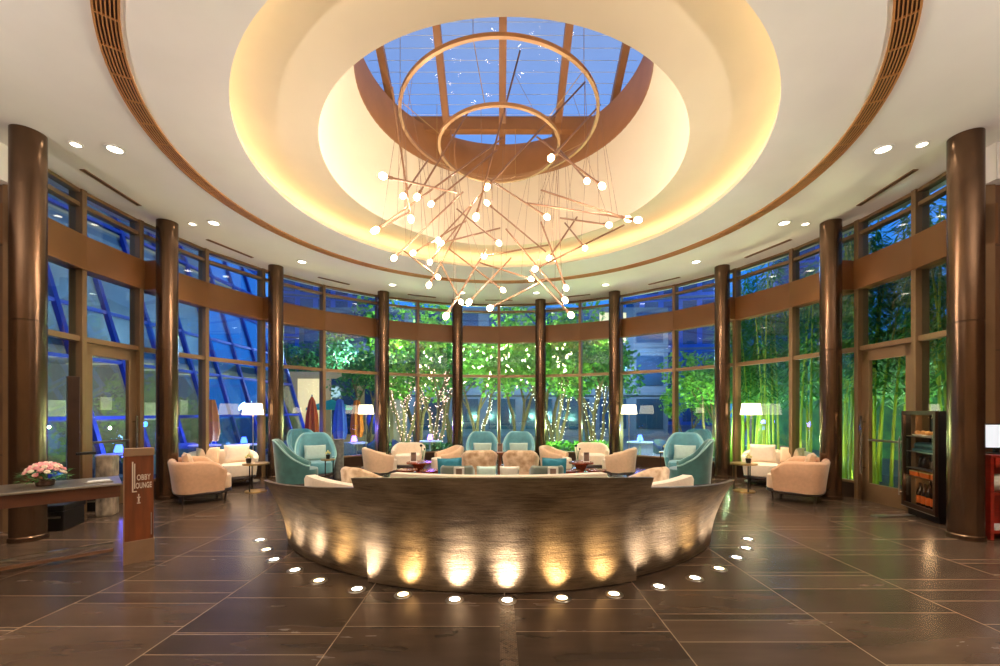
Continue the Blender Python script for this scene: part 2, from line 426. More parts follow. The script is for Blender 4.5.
for sx in (-1, 1):
    side.add([(sx*2.3, yf1, .0), (sx*2.3, yn, 0), (sx*2.3, yn, zt), (sx*2.34, yf1, 0), (sx*2.34, yn, 0), (sx*2.34, yn, zt)], [(0,1,2),(3,5,4),(0,3,4,1),(1,4,5,2),(2,5,3,0)])
side.box(-2.34, 2.34, yn-.1, yn, -.05, zt+.05)
obj('side_wall', side, M['skyframe'], sk)
obj('roof_curb', tri_fill([(-2.6,-2.6),(2.6,-2.6),(2.6,2.6),(-2.6,2.6)], [(2.1*cos(2*pi*k/96), 2.1*sin(2*pi*k/96)) for k in range(96)], 0), M['skyframe'], sk)

# ceiling grille ring
gr = thing('ceiling_grille', 'narrow circular air grille ring in the ceiling around the dome', 'vent', (0.06, 6.15, CEIL))
ra, rb = 4.20, 4.36
fr = MB()
for r in (ra, rb): fr.lathe([(r-.008, -.022), (r+.008, -.022), (r+.008, 0), (r-.008, 0)], 160, close=True)
obj('frame', fr, M['grille'], gr)
obj('backing', MB().lathe([(ra, -.006), (rb, -.006), (rb, -.001), (ra, -.001)], 160, close=True), M['grilleback'], gr)
slt = MB()
for i in range(1, 6):
    r = ra+(rb-ra)*i/6; slt.lathe([(r-.005, -.018), (r+.005, -.018), (r+.005, -.008), (r-.005, -.008)], 160, close=True)
for k in range(72):
    a = 2*pi*k/72; mt = Matrix.Rotation(a, 4, 'Z'); slt.box(ra, rb, -.006, .006, -.020, -.006, mt)
obj('slats', slt, M['grille'], gr)

# curtain wall: one window per bay
wn = 0; dn = 0; tn = 1
def bay(p0, p1, side, a, bphi):
    global wn, dn, tn
    L = (p1-p0).length; mid = (p0+p1)/2; rz = atan2((p1-p0).y, (p1-p0).x)
    hw = L/2; wn += 1
    nth = ('first', 'second', 'third', 'fourth', 'fifth', 'sixth', 'seventh', 'eighth', 'last')[PHIS.index(abs(a))]
    sdn = 'sign side' if side < 0 else 'drinks cabinet side'
    isdoor = abs(a) in (84.9, 94) and abs(bphi) in (84.9, 94)
    w = thing('window_%d' % wn, 'bronze framed glazed bay, %s from the middle on the %s' % (nth, sdn), 'window', mid, rz, None, 'structure')
    f = MB()
    for sx in (-1, 1):
        f.box(*sorted((sx*hw, sx*(hw-.045))), -.09, .09, 0, CEIL)
    f.box(-hw, hw, -.06, .06, 2.52, 2.60); f.box(-hw, hw, -.06, .06, 4.49, 4.55); f.box(-hw, hw, -.06, .06, 4.70, CEIL)
    if not isdoor: f.box(-hw, hw, -.06, .06, .26, .30)
    obj('frame', f, M['bronze'], w, bevel=.004)
    obj('fascia', MB().box(-hw, hw, -.12, .12, 3.57, 4.07), M['fascia'], w, bevel=.006)
    if not isdoor: obj('sill_panel', MB().box(-hw+.045, hw-.045, -.05, .05, 0, .26), M['bronze_dark'], w)
    rows = [(2.60, 3.57), (4.07, 4.49), (4.55, 4.70)] + ([] if isdoor else [(.30, 2.52)])
    for z0, z1 in rows: obj('pane', MB().box(-hw+.045, hw-.045, -.006, .006, z0, z1), M['glass'], w)
    if isdoor:
        dn += 1
        dd = thing('door_%d' % dn, 'tall bronze framed glass door behind the wood lounge sign' if side < 0 else 'tall bronze framed glass door beside the glazed drinks cabinet', 'door', mid, rz, None, 'structure')
        W = hw-.046; d = MB()
        for sx in (-1, 1): d.box(*sorted((sx*W, sx*(W-.14))), -.03, .03, .0, 2.515)
        d.box(-W, W, -.03, .03, 2.34, 2.515); d.box(-W, W, -.03, .03, .0, .30)
        obj('frame', d, M['bronze'], dd, bevel=.004)
        obj('pane', MB().box(-W+.14, W-.14, -.006, .006, .30, 2.34), M['clear'], dd)
        obj('crash_rail', MB().tube([(-W+.14, -.03, 1.02), (W-.14, -.03, 1.02)], .018), M['steel'], dd)
        # pull handle on the edge nearer the lounge, room side
        hx = (W-.07) if side < 0 else (-W+.07)
        sg = -1 if True else 1
        h = MB().tube([(hx, sg*.10, .45), (hx, sg*.10, 1.42)], .018, 10)
        for z in (.55, 1.32): h.tube([(hx, sg*.03, z), (hx, sg*.10, z)], .012)
        obj('pull_handle', h, M['chrome'], dd, smooth=True, label='vertical chrome pull handle')
for side in (-1, 1):
    for i in range(9):
        a, b = PHIS[i], PHIS[i+1]
        p0, p1 = polar(side*a, RW), polar(side*b, RW)
        if side < 0: p0, p1 = p1, p0     # left to right as seen from inside
        bay(p0, p1, side, a, b)
# bronze beams tying the columns to the wall
for side in (-1, 1):
    for ph in COLPHI[:4]:
        tn += 1
        c = polar(side*ph, RC+.25)
        mt = Matrix.Translation(c) @ Matrix.Rotation(-radians(side*ph), 4, 'Z')
        o = struct('trim_%d' % tn, MB().box(-.10, .10, -.16, .22, 3.57, 4.07), M['fascia'], bevel=.006, label='short bronze beam tying the wall to the column, %s from the middle, %s' % (('first', 'second', 'third', 'fourth')[COLPHI.index(ph)], 'sign side' if side < 0 else 'drinks cabinet side'), cat='trim')
        o.matrix_world = mt
# columns
colname = {0:'innermost pair', }
k = 0
clab = {(-1,4): 'big dark bronze column rising behind the console with flowers', (1,4): 'big dark bronze column beside the drinks cabinet and red counter',
        (-1,3): 'dark bronze column behind the peach sofa near the sign', (1,3): 'dark bronze column behind the peach sofa near the drinks cabinet',
        (-1,2): 'slim bronze column behind teal wing chair on the sign side', (1,2): 'slim bronze column behind teal wing chair on the drinks cabinet side',
        (-1,1): 'slim bronze column beside the floor lamp near closed parasols', (1,1): 'slim bronze column beside the floor lamp near the blue tower',
        (-1,0): 'slim bronze column at the fairy-lit twisted tree', (1,0): 'slim bronze column at the green tree group'}
for side in (-1, 1):
    for i, ph in enumerate(COLPHI):
        c = polar(106.4 if (side > 0 and i == 4) else side*ph, RC)
        r = .155
        pr = [(0, 0), (r+.012, 0), (r+.012, .05), (r, .06), (r, 2.535), (r-.006, 2.54), (r-.006, 2.548), (r, 2.553), (r, CEIL-.002), (0, CEIL-.002)]
        o = struct('column', MB().lathe(pr, 48), M['bronze_col'], smooth=True, label=clab[(side, i)], cat='column')
        o.location = c
# walls flanking the rotunda and around the lobby
for side, nm in ((-1, 'left'), (1, 'right')):
    a = polar(side*PHA, RW-.02); b = Vector((side*8.6, pe.y, 0))
    L = (b-a).length; mid = (a+b)/2; rz = atan2((b-a).y*side, (b-a).x*side)
    o = struct('wall_%s_flank' % nm, MB().box(-L/2, L/2, 0, .2, 0, 4.30), M['woodwall'], label='dark wood panelled flank wall beyond the column, %s' % ('sign side' if side < 0 else 'drinks cabinet side'), cat='wall')
    o.location = mid; o.rotation_euler = (0, 0, rz)
    tn += 1
    o = struct('trim_%d' % tn, MB().box(-L/2-.02, L/2, -.14, .2, 4.30, CEIL-.002), M['plaster'], bevel=.004, label='cream bulkhead above the dark wood flank wall, %s' % ('sign side' if side < 0 else 'drinks cabinet side'), cat='trim')
    o.location = mid; o.rotation_euler = (0, 0, rz)
    struct('wall_%s' % nm, MB().box(*sorted((side*8.6, side*8.8)), -5.1, pe.y+.1, 0, CEIL), M['woodwall'], label='dark wood lobby wall on the %s' % ('sign side' if side < 0 else 'drinks cabinet side'), cat='wall')
struct('wall_back', MB().box(-8.8, 8.8, -5.3, -5.0, 0, CEIL), mat('lobby_wall', rgb(206,176,140), .7), label='plain beige wall at the back of the lobby', cat='wall')

# ------------------------------------------------------------------ ceiling lights
def downlight(x, d, r, label, power, spot=105):
    t = thing('ceiling_light', label, 'ceiling light', (x, d, CEIL), 0, 'recessed downlights in the ceiling')
    obj('frame', MB().lathe([(r*.72, -.012), (r, -.014), (r, 0), (r*.72, 0)], 24, close=True), M['white'], t, smooth=True)
    obj('diffuser', MB().lathe([(0, -.008), (r*.72, -.008), (r*.72, -.002), (0, -.002)], 24), M['down'], t)
    l = light('downlight_lamp', 'SPOT', (x, d, CEIL-.03), power*2.2, (1, .88, .74), .08, (0, 0, -1), spot, .6)
    return t
dl = [(16, 4.85), (40, 4.92), (62, 4.97), (82.5-10.5, 4.97), (100, 4.95)]
where = {16: 'between the two middle bronze columns', }
for side in (-1, 1):
    sd = 'sign side' if side < 0 else 'drinks cabinet side'
    for ph, nmz in ((11.9, 'by the slim middle column'), (33.5, 'by the second slim column'), (59.8, 'by the third slim column'), (82.7, 'by the column behind the peach sofa'), (106.2, 'by the big near column')):
        p = polar(side*ph, 4.96); downlight(p.x, p.y, .105, 'large round downlight %s, %s' % (nmz, sd), 60)
    for ph, nmz in ((82.8, 'by the column behind the peach sofa'), (106, 'by the big near column')):
        p = polar(side*ph, 5.36); downlight(p.x, p.y, .07, 'small round downlight %s, %s' % (nmz, sd), 25)
for i, x in enumerate((-6.0, -3.6, 3.6, 6.0)):  # unseen fill spots, added to light the flank walls, desk and partition
    light('lobby_fill_down', 'SPOT', (x, 1.6, CEIL-.03), 140, (1, .88, .74), .1, (0, 0, -1), 110, .7)
    light('lobby_fill_down', 'SPOT', (x, -1.6, CEIL-.03), 140, (1, .88, .74), .1, (0, 0, -1), 110, .7)
for x in (-5.2, 5.2):  # upward fill with no fixture, added to brighten the ceiling
    light('lobby_fill_up', 'SPOT', (x, -.8, 1.9), 1350, (1, .91, .82), .12, (0, 0, 1), 165, 1.0)
# linear slot diffusers, one per bay between columns
cols_all = [-107, -82.4, -60.8, -33.3, -12.2, 12.2, 33.3, 60.8, 82.4, 107]
bays = ['in front of the sign side door', 'above the peach sofa on the sign side', 'above the closed parasols bay', 'above the fairy-lit tree bay', 'at the middle bay',
        'above the green tree bay', 'above the blue tower bay', 'above the peach sofa on the drinks cabinet side', 'in front of the door by the drinks cabinet']
for i in range(9):
    a, b = cols_all[i], cols_all[i+1]; m = (a+b)/2; m = m*(1.0)
    c = polar(m, 5.66 if abs(m) > 50 else 5.62)
    L = .98 if abs(m) > 50 else .8
    t = thing('slot_diffuser', 'thin bronze slot diffuser in the ceiling %s' % bays[i], 'vent', (c.x, c.y, CEIL), -radians(m), 'slot diffusers along the glass wall')
    obj('frame', MB().box(-L/2, L/2, -.035, -.025, -.012, 0).box(-L/2, L/2, .025, .035, -.012, 0).box(-L/2, -L/2+.01, -.025, .025, -.012, 0).box(L/2-.01, L/2, -.025, .025, -.012, 0), M['rodgold'], t)
    obj('slot', MB().box(-L/2+.01, L/2-.01, -.025, .025, -.005, -.001), M['grilleback'], t)

# ------------------------------------------------------------------ chandelier
CC = Vector((0.0, 6.15, 0))
ch = thing('chandelier', 'large brass chandelier of two rings with crossing rods and glowing bulbs', 'chandelier', (CC.x, CC.y, 5.77))
OFF = Vector((CC.x, CC.y, 5.77))
def ring(R, z, hw, hh): return MB().lathe([(R-hw, z-hh), (R+hw, z-hh), (R+hw, z+hh), (R-hw, z+hh)], 96, close=True)
obj('ring', ring(1.43, 0, .022, .024), M['ringgold'], ch, label='large upper brass ring')
obj('ring', ring(.88, -.38, .020, .022), M['ringgold'], ch, label='small lower brass ring')
for k in range(6):
    a = 2*pi*(k+.3)/6
    obj('hanger_cable', MB().tube([(1.43*cos(a), 1.43*sin(a), .03), (1.43*cos(a), 1.43*sin(a), .98)], .004, 6), M['gold'], ch)
    obj('hanger_cable', MB().tube([(.88*cos(a), .88*sin(a), -.35), (1.40*cos(a), 1.40*sin(a), -.02)], .005, 6), M['gold'], ch)
RODS = [(383,176,457,193,4.95,5.6),(376,230,503,138,5.5,6.7),(411,219,392,87,5.6,5.2),(417,197,470,109,5.4,6.2),(431,204,497,150,6.2,7.1),(403,196,428,160,5.8,6.6),
 (487,187,585,82,5.5,6.6),(476,217,520,51,5.3,5.9),(551,158,600,105,4.9,6.0),(394,258,463,192,5.9,6.9),(499,243,457,209,6.4,7.2),(413,253,466,221,6.6,7.3),
 (441,243,500,228,6.3,7.4),(430,262,459,225,6.7,7.3),(484,256,548,245,6.3,7.5),(438,277,404,251,6.5,7.0),(429,285,476,198,6.2,6.9),(503,290,449,249,6.8,7.3),
 (446,316,486,250,5.3,6.3),(469,302,511,258,5.7,6.8),(490,308,547,279,5.6,6.8),(602,186,537,137,5.0,5.9),(587,181,560,150,5.6,6.4),(547,217,487,178,5.9,6.5),
 (638,220,527,203,5.3,6.2),(628,219,541,190,5.5,6.4),(609,225,560,218,5.9,6.9),(585,248,565,223,6.3,7.2),(549,258,577,217,6.5,7.2),(535,269,624,225,6.0,7.0),
 (531,279,478,262,6.5,7.4),(566,288,541,222,6.1,6.7),(565,300,506,229,5.9,6.6),(571,315,530,271,5.5,6.3),(487,203,546,252,7.0,7.4),(438,240,503,171,6.9,7.3),
 (374,231,410,212,5.6,6.4),(461,302,440,262,7.0,7.4)]
LIGHTW = 8.6
nr = 0
for (bx, by, tx, ty, db, dt) in RODS:
    B = P(bx, by, db)-OFF; T = P(tx, ty, dt)-OFF
    u = (T-B).normalized(); E = B+u*.075
    r = MB().tube([E, T], .0135, 8)
    r.tube([B+u*.045, B+u*.12], .020, 10)
    rod = obj('rod', r, M['rodgold'], ch, smooth=True)
    q = u.to_track_quat('Z', 'Y').to_matrix().to_4x4()
    obj('bulb', MB().ball(B, .039, 12, 8, 1, 1, 1.3, q), M['bulb'], rod, smooth=True)
    light('bulb_light', 'POINT', OFF+B-u*.075, LIGHTW, (1, .89, .78), .03)
    for fr_ in (.12, .85):
        p = E+(T-E)*fr_
        rr = 1.43 if Vector((p.x, p.y, 0)).length > 1.05 else .88
        a = atan2(p.y, p.x); zz = 0 if rr > 1 else -.38
        obj('wire', MB().tube([p, Vector((rr*cos(a)*.5+p.x*.5 if rr > 2 else rr*cos(a), rr*sin(a), zz))], .0028, 5), M['rodgold'], ch)

# ------------------------------------------------------------------ curved hammered partition
PC = Vector((0.0, 6.42, 0))
pt = thing('curved_partition', 'long curved hammered bronze partition wall lit from below', 'partition', (PC.x, PC.y, 0))
def panel(a0, a1, h0, hm, h1, rb, rt, nA=40, nZ=10, th=.045):
    mb = MB(); vs = []
    prof = []
    for i in range(nA+1):
        t = i/nA; a = radians(a0+(a1-a0)*t)
        h = h0*(1-t)+h1*t + (hm-(h0+h1)/2)*(1-(2*t-1)**2)
        ring = []
        for j in range(nZ+1):
            s = j/nZ; r = rb+(rt-rb)*(s**1.8); ring.append((r, .010+(h-.010)*s))
        for j in range(nZ, -1, -1):
            s = j/nZ; r = rb+(rt-rb)*(s**1.8)-th; ring.append((r, .010+(h-.010)*s))
        vs += [(r*sin(a), -r*cos(a), z) for r, z in ring]
    L = 2*(nZ+1); fs = []
    for i in range(nA):
        for k in range(L):
            k2 = (k+1) % L; fs.append((i*L+k, (i+1)*L+k, (i+1)*L+k2, i*L+k2))
    fs.append(tuple(range(L))); fs.append(tuple(nA*L+k for k in range(L-1, -1, -1)))
    return mb.add(vs, fs)
obj('panel', panel(-22.3, 23.6, .945, .985, .945, 3.02, 3.23), M['hammered'], pt, smooth=True, label='taller middle panel')
obj('panel', panel(-54.2, -19.0, .745, .80, .87, 2.95, 3.19), M['hammered'], pt, smooth=True, label='lower side panel by the sign')
obj('panel', panel(20.2, 54.2, .87, .80, .745, 2.95, 3.19), M['hammered'], pt, smooth=True, label='lower side panel by the drinks cabinet')
pl = MB()
pl.lathe([(2.80, 0), (2.90, 0), (2.90, .04), (2.80, .04)], 60, close=True, a0=radians(-90-54), a1=radians(-90+54))
obj('plinth', pl, M['black'], pt)
obj('plinth', MB().lathe([(2.91, 0), (3.0, 0), (3.0, .04), (2.91, .04)], 40, close=True, a0=radians(-90-22), a1=radians(-90+23.3)), M['black'], pt)
def angp(a, r): a = radians(a); return Vector((PC.x+r*sin(a), PC.y-r*cos(a), 0))

# cream banquette inside the partition
bq = thing('curved_banquette', 'cream curved bench seat backing onto the hammered partition', 'bench', (PC.x, PC.y, 0))
bk = MB()
def bqprof(h): return [(2.58, .44), (2.78, .44), (2.80, h-.04), (2.78, h), (2.68, h), (2.64, h-.05)]
for (a0, a1, h) in ((-21, 21, .925), ):
    bk.lathe(bqprof(h), 30, close=True, a0=radians(-90+a0), a1=radians(-90+a1))
obj('backrest', bk, M['cream_pale'], bq, smooth=True)
for (a0, a1) in ((-52, -21.5), (21.5, 52)):
    obj('backrest', MB().lathe(bqprof(.77), 24, close=True, a0=radians(-90+a0), a1=radians(-90+a1)), M['cream_pale'], bq, smooth=True)
obj('seat', MB().lathe([(2.2, .30), (2.74, .30), (2.74, .44), (2.22, .46), (2.18, .42)], 60, close=True, a0=radians(-90-52), a1=radians(-90+52)), M['cream_pale'], bq, smooth=True)
obj('base', MB().lathe([(2.28, .0), (2.72, .0), (2.72, .30), (2.28, .30)], 60, close=True, a0=radians(-90-51), a1=radians(-90+51)), M['darkwood_leg'], bq)

# floor uplights
UP = [(260,540.4),(266.3,550),(274,560),(295,570.5),(319,581),(357,589.6),(403,595),(454.7,600),(507.3,600.8),(562,598.5),(614,594.5),(659,587),(695,578.5),(719,569),(736.7,558),(746,548.5),(748,539.5)]
ulabs = ['furthest round on the sign side', 'second from the sign side end', 'third from the sign side end', 'fourth from the sign side end', 'fifth from the sign side end', 'at the joint between middle and sign side panels',
         'first under the middle panel from the sign side', 'second under the middle panel from the sign side', 'under the middle panel at the mosaic strip', 'second under the middle panel from the drinks cabinet side',
         'first under the middle panel from the drinks cabinet side', 'at the joint between middle and drinks cabinet side panels', 'fifth from the drinks cabinet side end', 'fourth from the drinks cabinet side end',
         'third from the drinks cabinet side end', 'second from the drinks cabinet side end', 'furthest round on the drinks cabinet side']
warmset = {1, 4, 6, 9, 10, 13}
for i, (x, y) in enumerate(UP):
    p = G(x, y); ang = math.degrees(atan2(p.x-PC.x, -(p.y-PC.y)))
    t = thing('floor_uplight', 'round floor uplight along the partition, '+ulabs[i], 'floor light', (p.x, p.y, 0), 0, 'floor uplights along the partition')
    obj('bezel', MB().lathe([(.040, .002), (.042, .010), (.070, .006), (.074, .0)], 24), M['steel'], t, smooth=True)
    warm = i in warmset
    obj('lens', MB().lathe([(0, .007), (.041, .006), (.041, .001)], 24), M['up_warm'] if warm else M['up_white'], t)
    tow = Vector((PC.x-p.x, PC.y-p.y, 0)).normalized()
    light('uplight_lamp', 'SPOT', (p.x, p.y, .03), 20 if warm else 26, (1, .76, .40) if warm else (1, .93, .82), .03, tow*.80+Vector((0, 0, 1)), 84, 1.0)

# ------------------------------------------------------------------ seating
def smooth01(t): t = max(0, min(1, t)); return t*t*(3-2*t)
def shell(hw, hd, nexp, zb, hb, hf, th, flare, thm=122, nA=44, k0=.25, a0=None, a1=None, grow=0.):
    """upholstered U shaped back and arms; faces -Y, back at +Y"""
    mb = MB(); vs = []
    A0 = -thm if a0 is None else a0; A1 = thm if a1 is None else a1
    def base(ad):
        a = radians(ad); s, c = sin(a), cos(a)
        return Vector((hw*math.copysign(abs(s)**(2/nexp), s), hd*math.copysign(abs(c)**(2/nexp), c), 0))
    for i in range(nA+1):
        ad = A0+(A1-A0)*i/nA
        p = base(ad); t = (base(ad+.5)-base(ad-.5)).normalized(); nin = Vector((t.y, -t.x, 0))
        if nin.dot(p) > 0: nin = -nin
        q = abs(ad)/thm; h = hb+(hf-hb)*smooth01((q-k0)/(1-k0))
        e = 1-.0*q
        r = th*.5
        sec = [(-grow+flare, zb), (-grow+flare*.5, zb+(h-zb)*.5), (-grow, h-r), (-grow+r*.35, h-r*.3), (r, h+grow), (th-r*.35+grow, h-r*.3), (th+grow, h-r), (th+grow, zb+(h-zb)*.45), (th+grow, zb)]
        vs += [p+nin*o+Vector((0, 0, z)) for o, z in sec]
    L = 9; fs = []
    for i in range(nA):
        for k in range(L):
            k2 = (k+1) % L; fs.append((i*L+k, (i+1)*L+k, (i+1)*L+k2, i*L+k2))
    fs.append(tuple(range(L-1, -1, -1))); fs.append(tuple(nA*L+k for k in range(L)))
    return mb.add(vs, fs)
def legmb(x, y, h, r=.022): return MB().tube([(x*.96, y*.96, 0), (x, y, h)], [r*.6, r], 8)
def seat_pad(hw, hd, z0, z1, nexp=3.2, n=36, yoff=-.02):
    mb = MB(); vs = []
    levels = [(.94, z0), (1, z0+.02), (1, z1-.035), (.97, z1-.01), (.88, z1), (0.4, z1+.012)]
    for s, z in levels:
        for k in range(n):
            a = 2*pi*k/n; c_, s_ = cos(a), sin(a)
            vs.append((hw*s*math.copysign(abs(c_)**(2/nexp), c_), yoff+hd*s*math.copysign(abs(s_)**(2/nexp), s_), z))
    fs = []
    for i in range(len(levels)-1):
        for k in range(n):
            k2 = (k+1) % n; fs.append((i*n+k, i*n+k2, (i+1)*n+k2, (i+1)*n+k))
    fs.append(tuple(range(n-1, -1, -1))); fs.append(tuple((len(levels)-1)*n+k for k in range(n)))
    return mb.add(vs, fs)
def tub(name, label, cat, loc, rz, hw, hd, hb, hf, m, mseat=None, group=None, th=.09, flare=.05, legh=.15, nexp=2.5, k0=.25, piping=None, thm=122, ncush=1):
    t = thing(name, label, cat, loc, rz, group)
    obj('backrest', shell(hw, hd, nexp, legh+.02, hb, hf, th, flare, k0=k0, thm=thm), m, t, smooth=True)
    if piping:
        mb = MB(); pts = []
        for i in range(45):
            ad = -thm+2*thm*i/44; a = radians(ad); s, c = sin(a), cos(a)
            q = abs(ad)/thm; h = hb+(hf-hb)*smooth01((q-k0)/(1-k0))
            pts.append((hw*math.copysign(abs(s)**(2/nexp), s)*.995, hd*math.copysign(abs(c)**(2/nexp), c)*.995, h-.015))
        obj('piping', mb.tube(pts, .013, 8), piping, t, smooth=True)
    for k in range(ncush):
        w = (hw-th)*.97/ncush
        o = obj('seat', seat_pad(w, hd*.86, legh+.04, .43), mseat or m, t, smooth=True)
        if ncush > 1: o.location = ((k-(ncush-1)/2)*2*w, 0, 0)
    obj('base_frame', seat_pad(hw-.05, hd*.92, legh-.02, legh+.05), M['darkwood_leg'], t)
    for sx in (-1, 1):
        for sy in (-1, 1): obj('leg', legmb(sx*(hw*.78), sy*hd*.66, legh), M['darkwood_leg'], t, smooth=True)
    return t
def pillow(label, loc, rz, tilt, m, w=.42, h=.36, t_=.14, group=None, cat='cushion'):
    o = obj('cushion', MB().cushion(w, h, t_), m, None, smooth=True)
    o.location = loc; o.rotation_euler = (tilt, 0, rz)
    return tag(o, label, cat, group)
def face(dx, dy): return atan2(dx, -dy)   # rotation so that local -Y points along (dx,dy)
def at(x, d): return Vector(((x-PX)/F*d, d, 0))

# loveseats
for side in (-1, 1):
    sd = 'sign plinth' if side < 0 else 'drinks cabinet'
    x = (201 if side < 0 else 797); p = at(x, 7.1)
    t = tub('sofa', 'peach two-seat sofa with its back turned to the lobby, %s side' % sd, 'sofa', p, face(-side*.74, .67), .56, .44, .69, .55, M['peach'], M['cream'], th=.10, flare=.06, nexp=3.4, k0=.72, ncush=2)
    u = Vector((-side*.74, .67, 0)).normalized(); w = Vector((u.y, -u.x, 0))
    pillow('beige cushion on the peach sofa nearest the %s' % sd, p-u*.15+w*.26*side+Vector((0, 0, .60)), face(u.x, u.y), radians(-14), M['cream'])
    p2 = at(221 if side < 0 else 779, 8.35)
    v = Vector((-side*.55, -.83, 0)).normalized(); w2 = Vector((v.y, -v.x, 0))
    t = tub('sofa', 'pale cream two-seat sofa facing the lobby behind the peach sofa, %s side' % sd, 'sofa', p2, face(v.x, v.y), .66, .40, .70, .56, M['cream_pale'], M['cream_pale'], th=.10, nexp=2.5, ncush=2)
    pillow('large cream cushion on the pale sofa, %s side, nearer the glass' % sd, p2-v*.13+w2*.28*side+Vector((0, 0, .62)), face(v.x, v.y)+.15, radians(-16), M['cream_pale'], .46, .38)
    pillow('small beige cushion on the pale sofa, %s side, nearer the table' % sd, p2-v*.15-w2*.22*side+Vector((0, 0, .60)), face(v.x, v.y)-.1, radians(-16), M['cream'], .40, .34)
    # teal wing chairs
    q = at(297 if side < 0 else 690, 7.75)
    def wing(pos, dx, dy, label, m, h=.98, tr=True):
        return tub('wing_chair', label, 'armchair', pos, face(dx, dy), .40, .40, h, .52, m, m, th=.085, flare=.06, nexp=2.3, k0=.18, piping=M['teal_lt'] if tr else None)
    wing(q, -side*.92, .38, 'dark teal velvet wing chair seen from behind, piped in pale teal, %s side' % sd, M['teal'])
    q2 = at(316 if side < 0 else 684, 8.85)
    v = Vector((-side*.5, -.86, 0)).normalized()
    wing(q2, v.x, v.y, 'light teal wing chair facing the lobby with pale cushion, %s side' % sd, M['teal_blue'], 1.03)
    pillow('pale aqua cushion on the light teal wing chair, %s side' % sd, q2-v*.12+Vector((0, 0, .60)), face(v.x, v.y), radians(-18), M['paleblue'], .44, .34)
    q3 = at(306 if side < 0 else 693, 10.1)
    wing(q3, -side*.75, -.65, 'blue teal wing chair, only its back showing, %s side' % sd, M['teal_blue'], 1.06)
# middle teal chairs
for x, wd in ((482.5, 'on the sign side'), (518.5, 'on the drinks cabinet side')):
    q = at(x, 10.3); wing(q, .1*(1 if x < 500 else -1), -1, 'light teal armchair at the middle bay, %s of the pair' % wd, M['teal_blue'], .98)
    pillow('pale aqua cushion on the middle bay teal armchair, %s' % wd, q+Vector((0, .12-.22+.02, .57)), 0, radians(-16), M['paleblue'], .46, .30)
# cream tub chairs of the two coffee table groups
def cream(x, d, dx, dy, label, m=None, hw=.38): 
    return tub('tub_chair', label, 'armchair', at(x, d), face(dx, dy), hw, .38, .70, .54, m or M['cream'], M['cream_pale'], th=.09, flare=.05, nexp=2.4)
cream(380, 9.2, .85, .5, 'cream tub chair with its back to the lobby by the copper tables, sign side')
cream(408.5, 10.3, .1, -1, 'cream tub armchair facing the lobby behind the copper tables, sign side', M['cream_pale'], .42)
cream(447, 9.5, -.9, -.35, 'cream tub chair facing sideways to the copper tables, next to the fairy-lit trees')
cream(556, 9.5, .9, -.35, 'cream tub chair facing sideways to the copper tables, next to the green trees')
cream(592, 10.3, -.1, -1, 'cream tub armchair facing the lobby behind the copper tables, drinks cabinet side', M['cream_pale'], .42)
cream(619, 9.2, -.85, .5, 'cream tub chair with its back to the lobby by the copper tables, drinks cabinet side')
for side, x in ((-1, 478.5), (1, 521)):
    sd = 'sign' if side < 0 else 'drinks cabinet'
    t = cream(x, 8.55, .15*side, 1, 'cream tub chair with a marbled throw over its back, %s side of the middle' % sd)
    o = obj('throw_blanket', shell(.38, .38, 2.4, .30, .705, .55, .09, .05, a0=-62 if side > 0 else -70, a1=40 if side > 0 else 58, grow=.016), M['marbled'], None, smooth=True)
    o.location = t.location; o.rotation_euler = t.rotation_euler
    tag(o, 'marbled beige throw over the %s side chair of the middle pair' % sd, 'blanket')
    # marbled velvet chairs near the partition
    tub('tub_chair', 'marbled beige velvet chair showing above the partition, %s side' % sd, 'armchair', at(369 if side < 0 else 641, 5.75), face(side*-.5, .87), .36, .36, .76, .56, M['marbled'], M['marbled'], th=.08, nexp=2.2, k0=.1)
    # grey green chairs
    g = at(458 if side < 0 else 546, 5.9)
    tub('slipper_chair', 'small grey green chair showing above the partition, %s side' % sd, 'chair', g, face(0, 1), .235, .27, .75, .62, M['greygreen'], M['greygreen'], th=.07, flare=.0, nexp=3.6, k0=.55)
    pillow('deep teal cushion leaning beside the grey green chair, %s side' % sd, g+Vector((side*.13, .12, .62)), side*-.25, radians(-8), M['tealpil'], .36, .40, .12)
    st = thing('side_table', 'little black side table holding a white framed card, %s side' % sd, 'table', at(459 if side < 0 else 553, 5.05))
    obj('table_top', MB().lathe([(0, .61), (.15, .61), (.15, .635), (0, .635)], 24), M['black'], st)
    obj('stem', MB().tube([(0, 0, .02), (0, 0, .61)], .016), M['black'], st)
    obj('base', MB().lathe([(0, 0), (.13, 0), (.12, .02), (0, .025)], 24), M['black'], st)
    cd = thing('framed_card', 'small white framed card on the black side table, %s side' % sd, 'card', at(459 if side < 0 else 553, 5.05)+Vector((0, 0, .635)))
    obj('frame', MB().box(-.062, .062, -.012, .012, 0, .022).box(-.062, .062, -.012, .012, .163, .185).box(-.062, -.037, -.012, .012, .022, .163).box(.037, .062, -.012, .012, .022, .163), M['white'], cd, bevel=.002)
    obj('picture', MB().box(-.037, .037, -.004, .004, .022, .163), M['cardpic'], cd)
bn = thing('upholstered_bench', 'low backless bench with two pale cushions behind the partition', 'bench', at(499, 5.65))
obj('seat', seat_pad(.34, .24, .34, .46, 4.5), M['cream_pale'], bn, smooth=True)
for sx in (-1, 1):
    for sy in (-1, 1): obj('leg', legmb(sx*.27, sy*.17, .34), M['darkwood_leg'], bn)
pillow('pale aqua cushion on the low backless bench', at(488, 5.65)+Vector((-.02, 0, .60)), .05, radians(-5), M['paleblue'], .27, .30, .12)
pillow('pale grey cushion on the low backless bench', at(508, 5.65)+Vector((.02, 0, .60)), -.05, radians(-5), M['greypale'], .27, .30, .12)

